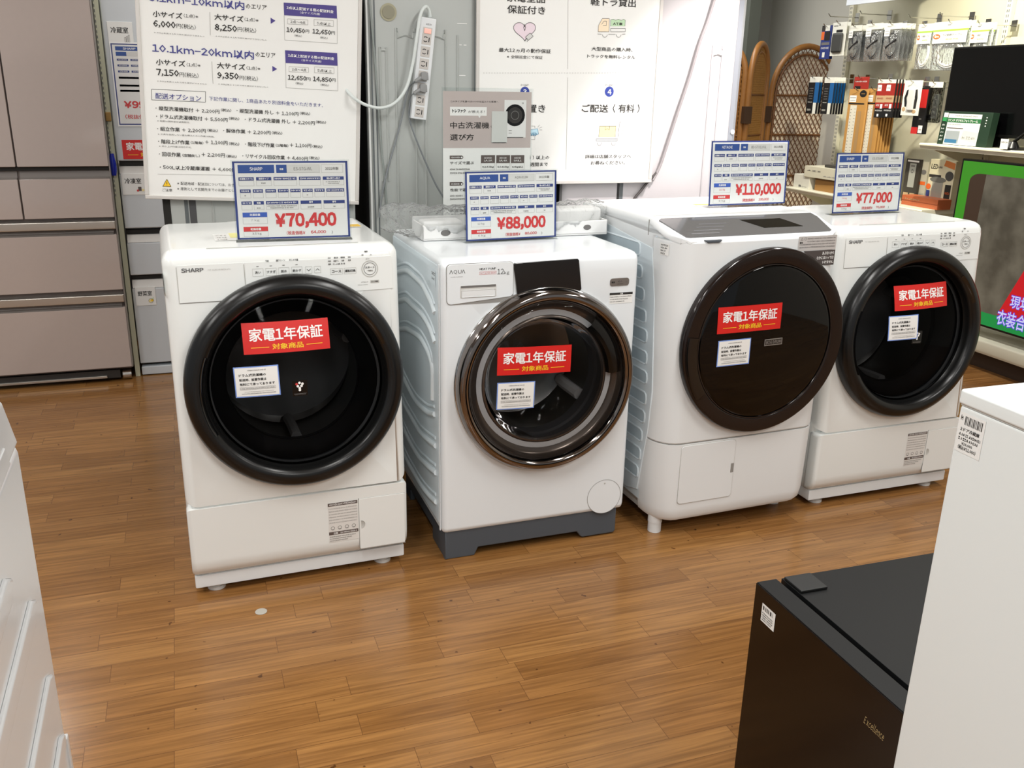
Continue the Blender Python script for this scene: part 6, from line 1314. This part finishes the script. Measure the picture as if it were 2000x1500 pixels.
carton('lantern_carton', 'cream and black LED lantern carton on the low shelf', 'carton', 4.559, 4.357, 4.220, 4.300, ZS, 0.280, mat('carton_cream', 'D8D2B4', .45), lambda p: (p.text('LED', .06, .80, .26, .10, INK, .03, 2), p.greek(.34, .82, .5, .05, INKGREY, 2, 1), p.rect(.02, .62, .5, .68, INK, 1), p.poly([(.55, .88), (.98, .82), (.98, .95), (.6, 1)], mat('lantern_orange', 'C97A40', .4), 1), p.disc(.82, .68, .16, mat('lantern_dark', '4A4A48', .3), 2, 18, .10), p.disc(.4, .58, .32, mat('lantern_grey', '8D8D86', .25, metal=.5), 2, 20, .06), p.rect(.2, .10, .62, .55, mat('lantern_silver', 'B4B3A8', .3, metal=.4), 1), p.disc(.06, .42, .10, ORANGE, 3, 14, .06), p.rect(.0, .10, .14, .34, mat('lantern_blue', '2C3F7A', .4), 3), p.rect(.72, .05, .95, .50, mat('lantern_black', '262623', .4), 2), p.greek(.75, .08, .92, .05, TXTWHITE, 3, 2), p.greek(.75, .3, .92, .05, ORANGE, 3, 3)))
carton('flat_orange_box', 'flat orange box lying before the blister cards', 'carton', 4.644, 4.344, 4.120, 4.220, ZS, 0.059, mat('box_orange', 'B9623A', .45), lambda p: (p.rect(.0, .45, 1, .52, mat('box_orange_dark', '8F4526', .45)), p.greek(.1, .6, .5, .15, TAN, 1, 1)))

# ------------------------------------------------------------------ foreground appliances
# black mini fridge
DOORDK = mat('dark_brown_glass_door', '120B08', .16, spec=.3); BLK = mat('black_fridge_shell', '0D0E0F', .5, spec=.25, noise=.05, nscale=400)
mf = thing('mini_refrigerator', 'low black mini refrigerator with a dark brown door facing left', 'mini refrigerator', (1.215, 1.122, 0))
MB().box(1.032-1.215, .24, -.208, .212, .025, .500, BLK, .0015).build('cabinet', mf)
dd = MB().box(.977-1.215, 1.021-1.215, -.210, .213, .03, .500, BLK, .0012).build('door', mf); MB().box(.9745-1.215, .979-1.215, -.2095, .2125, .03, .4985, DOORDK, .0012).build('door_glass', dd)
MB().box(1.020-1.215, 1.034-1.215, -.2, .204, .04, .488, DARK).build('door_gasket', mf)
MB().box(1.034-1.215, 1.095-1.215, .150, .207, .500, .506, mat('hinge_black', '0E0F0F', .5), .002).build('hinge_cover', mf)
p = Print(lambda a, b, l: (.9744-1.215-l, -a, b), .0004)
p.rect(-.184, .432, -.140, .471, PAPER, 1); 
for i in range(12): p.rect(-.180+i*.0028+(.001 if i % 3 else 0), .458, -.1785+i*.0028+(.0012 if i % 4 == 0 else 0), .467, INK, 2)
for i in range(4): p.greek(-.181, .450-i*.0048, -.146-.004*(i == 3), .003, INK, 2, i)
p.build('price_label', dd)
p = Print(lambda a, b, l: (.9744-1.215-l, -a, b), .0004); p.text('Excellence', .121, .424, .048, .015, mat('gold_lettering', 'C9B98A', .35, metal=.5), 0, 1, 3, .35); p.build('lettering', dd)
for x in (-.2, .2):
    for y in (-.17, .17): MB().cyl((x, y, 0), .018, .026, DARK).build('foot', mf)
# tall white refrigerator in front of it
WF = mat('white_fridge_shell', 'E6EBEA', .35, coat=.1)
wf = thing('refrigerator', 'tall white refrigerator cropped at the right edge, with a barcode label near its top', 'refrigerator', (1.19, .63, 0))
zt = 1.05
MB().box(.938-1.19, .25, -.27, .262, .03, zt-.022, WF, .005).build('cabinet', wf)
MB().box(.936-1.19, .25, -.271, .264, zt-.021, zt, WF, .004, 3).build('top_cover', wf)
MB().box(.9385-1.19, .25, -.269, .260, zt-.0225, zt-.0205, SEAM2).build('cover_seam', wf)
p = Print(lambda a, b, l: (.938-1.19-.0002-l, .262-a, b), .0003)
p.rect(.004, zt-.085, .047, zt-.030, PAPER, 1); p.greek(.007, zt-.041, .012, .007, INK, 2, 1)
for i in range(13): p.rect(.014+i*.0023, zt-.046, .0148+i*.0023+(.0006 if i % 3 == 0 else 0), zt-.034, INK, 2)
p.text('2ドア冷蔵庫', .009, zt-.0555, .032, .0055, INK, .02, 2, 1); p.greek(.008, zt-.062, .044, .004, INK, 2, 4); p.greek(.008, zt-.068, .042, .004, INK, 2, 5); p.text('(税込¥11,000)', .010, zt-.081, .030, .006, INK, .02, 2, 1); p.text('¥10,000', .015, zt-.0745, .018, .0045, INK, .02, 2, 1)
p.build('price_label', wf)
for x in (-.2, .2):
    for y in (-.22, .22): MB().cyl((x, y, 0), .02, .031, DARK).build('foot', wf)
# ribbed white washer at the lower left
RW = mat('ribbed_white_enamel', 'D8DADB', .28, coat=.2)
lw = thing('washing_machine', 'white washing machine with pressed ribs on its side, cropped at the lower left', 'washing machine', (-.271, 1.284, 0), 2)
cb_ = MB(); cb_.box(-.56, 0, -.58, 0, .06, .952, RW, .012, 3)
def rib(z, a, b, dz=.0):
    cb_.prism([(a, z+.016), (a+.02, z+.020), (b-.03, z+.020), (b, z+.004), (b-.006, z-.012), (b-.03, z-.018), (a+.02, z-.016)], 'x', -.002, .006, RW, .0055, 3)
for z, b in ((.845, -.195), (.745, -.075), (.605, -.045), (.49, -.03), (.375, -.03), (.26, -.03), (.16, -.04)): rib(z, -.54, b)
cb_.build('cabinet', lw)
tpc = MB(); tpc.prism([(.0, .95), (-.012, .965), (-.066, 1.035), (-.12, 1.045), (-.58, 1.045), (-.59, .95)], 'x', -.565, .002, RW, .010, 3); tpc.prism([(-.09, .955), (-.11, .985), (-.5, .985), (-.5, .955)], 'x', .001, .004, RW, .002); tpc.build('top_cover', lw)
MB().box(-.57, .014, -.59, .012, .012, .075, PALEGREY, .004).build('base', lw)
MB().box(-.02, .0035, -.012, .0025, .075, .47, RW, .002).build('corner_strip', lw)
for x in (-.5, -.05):
    for y in (-.52, -.05): MB().cyl((x, y, 0), .022, .013, DARK).build('foot', lw)
# grey dot stuck on the floor
dt = (0.054, 2.313, 0.0)
o = MB().cyl((0, 0, 0), .0165, .0012, mat('grey_dot', 'A9A59C', .5), 'z', 24).build('floor_sticker', None, 38, (dt[0], dt[1], .0002)); tag(o, 'round grey sticker on the wood floor before the leftmost drum washer', 'sticker')
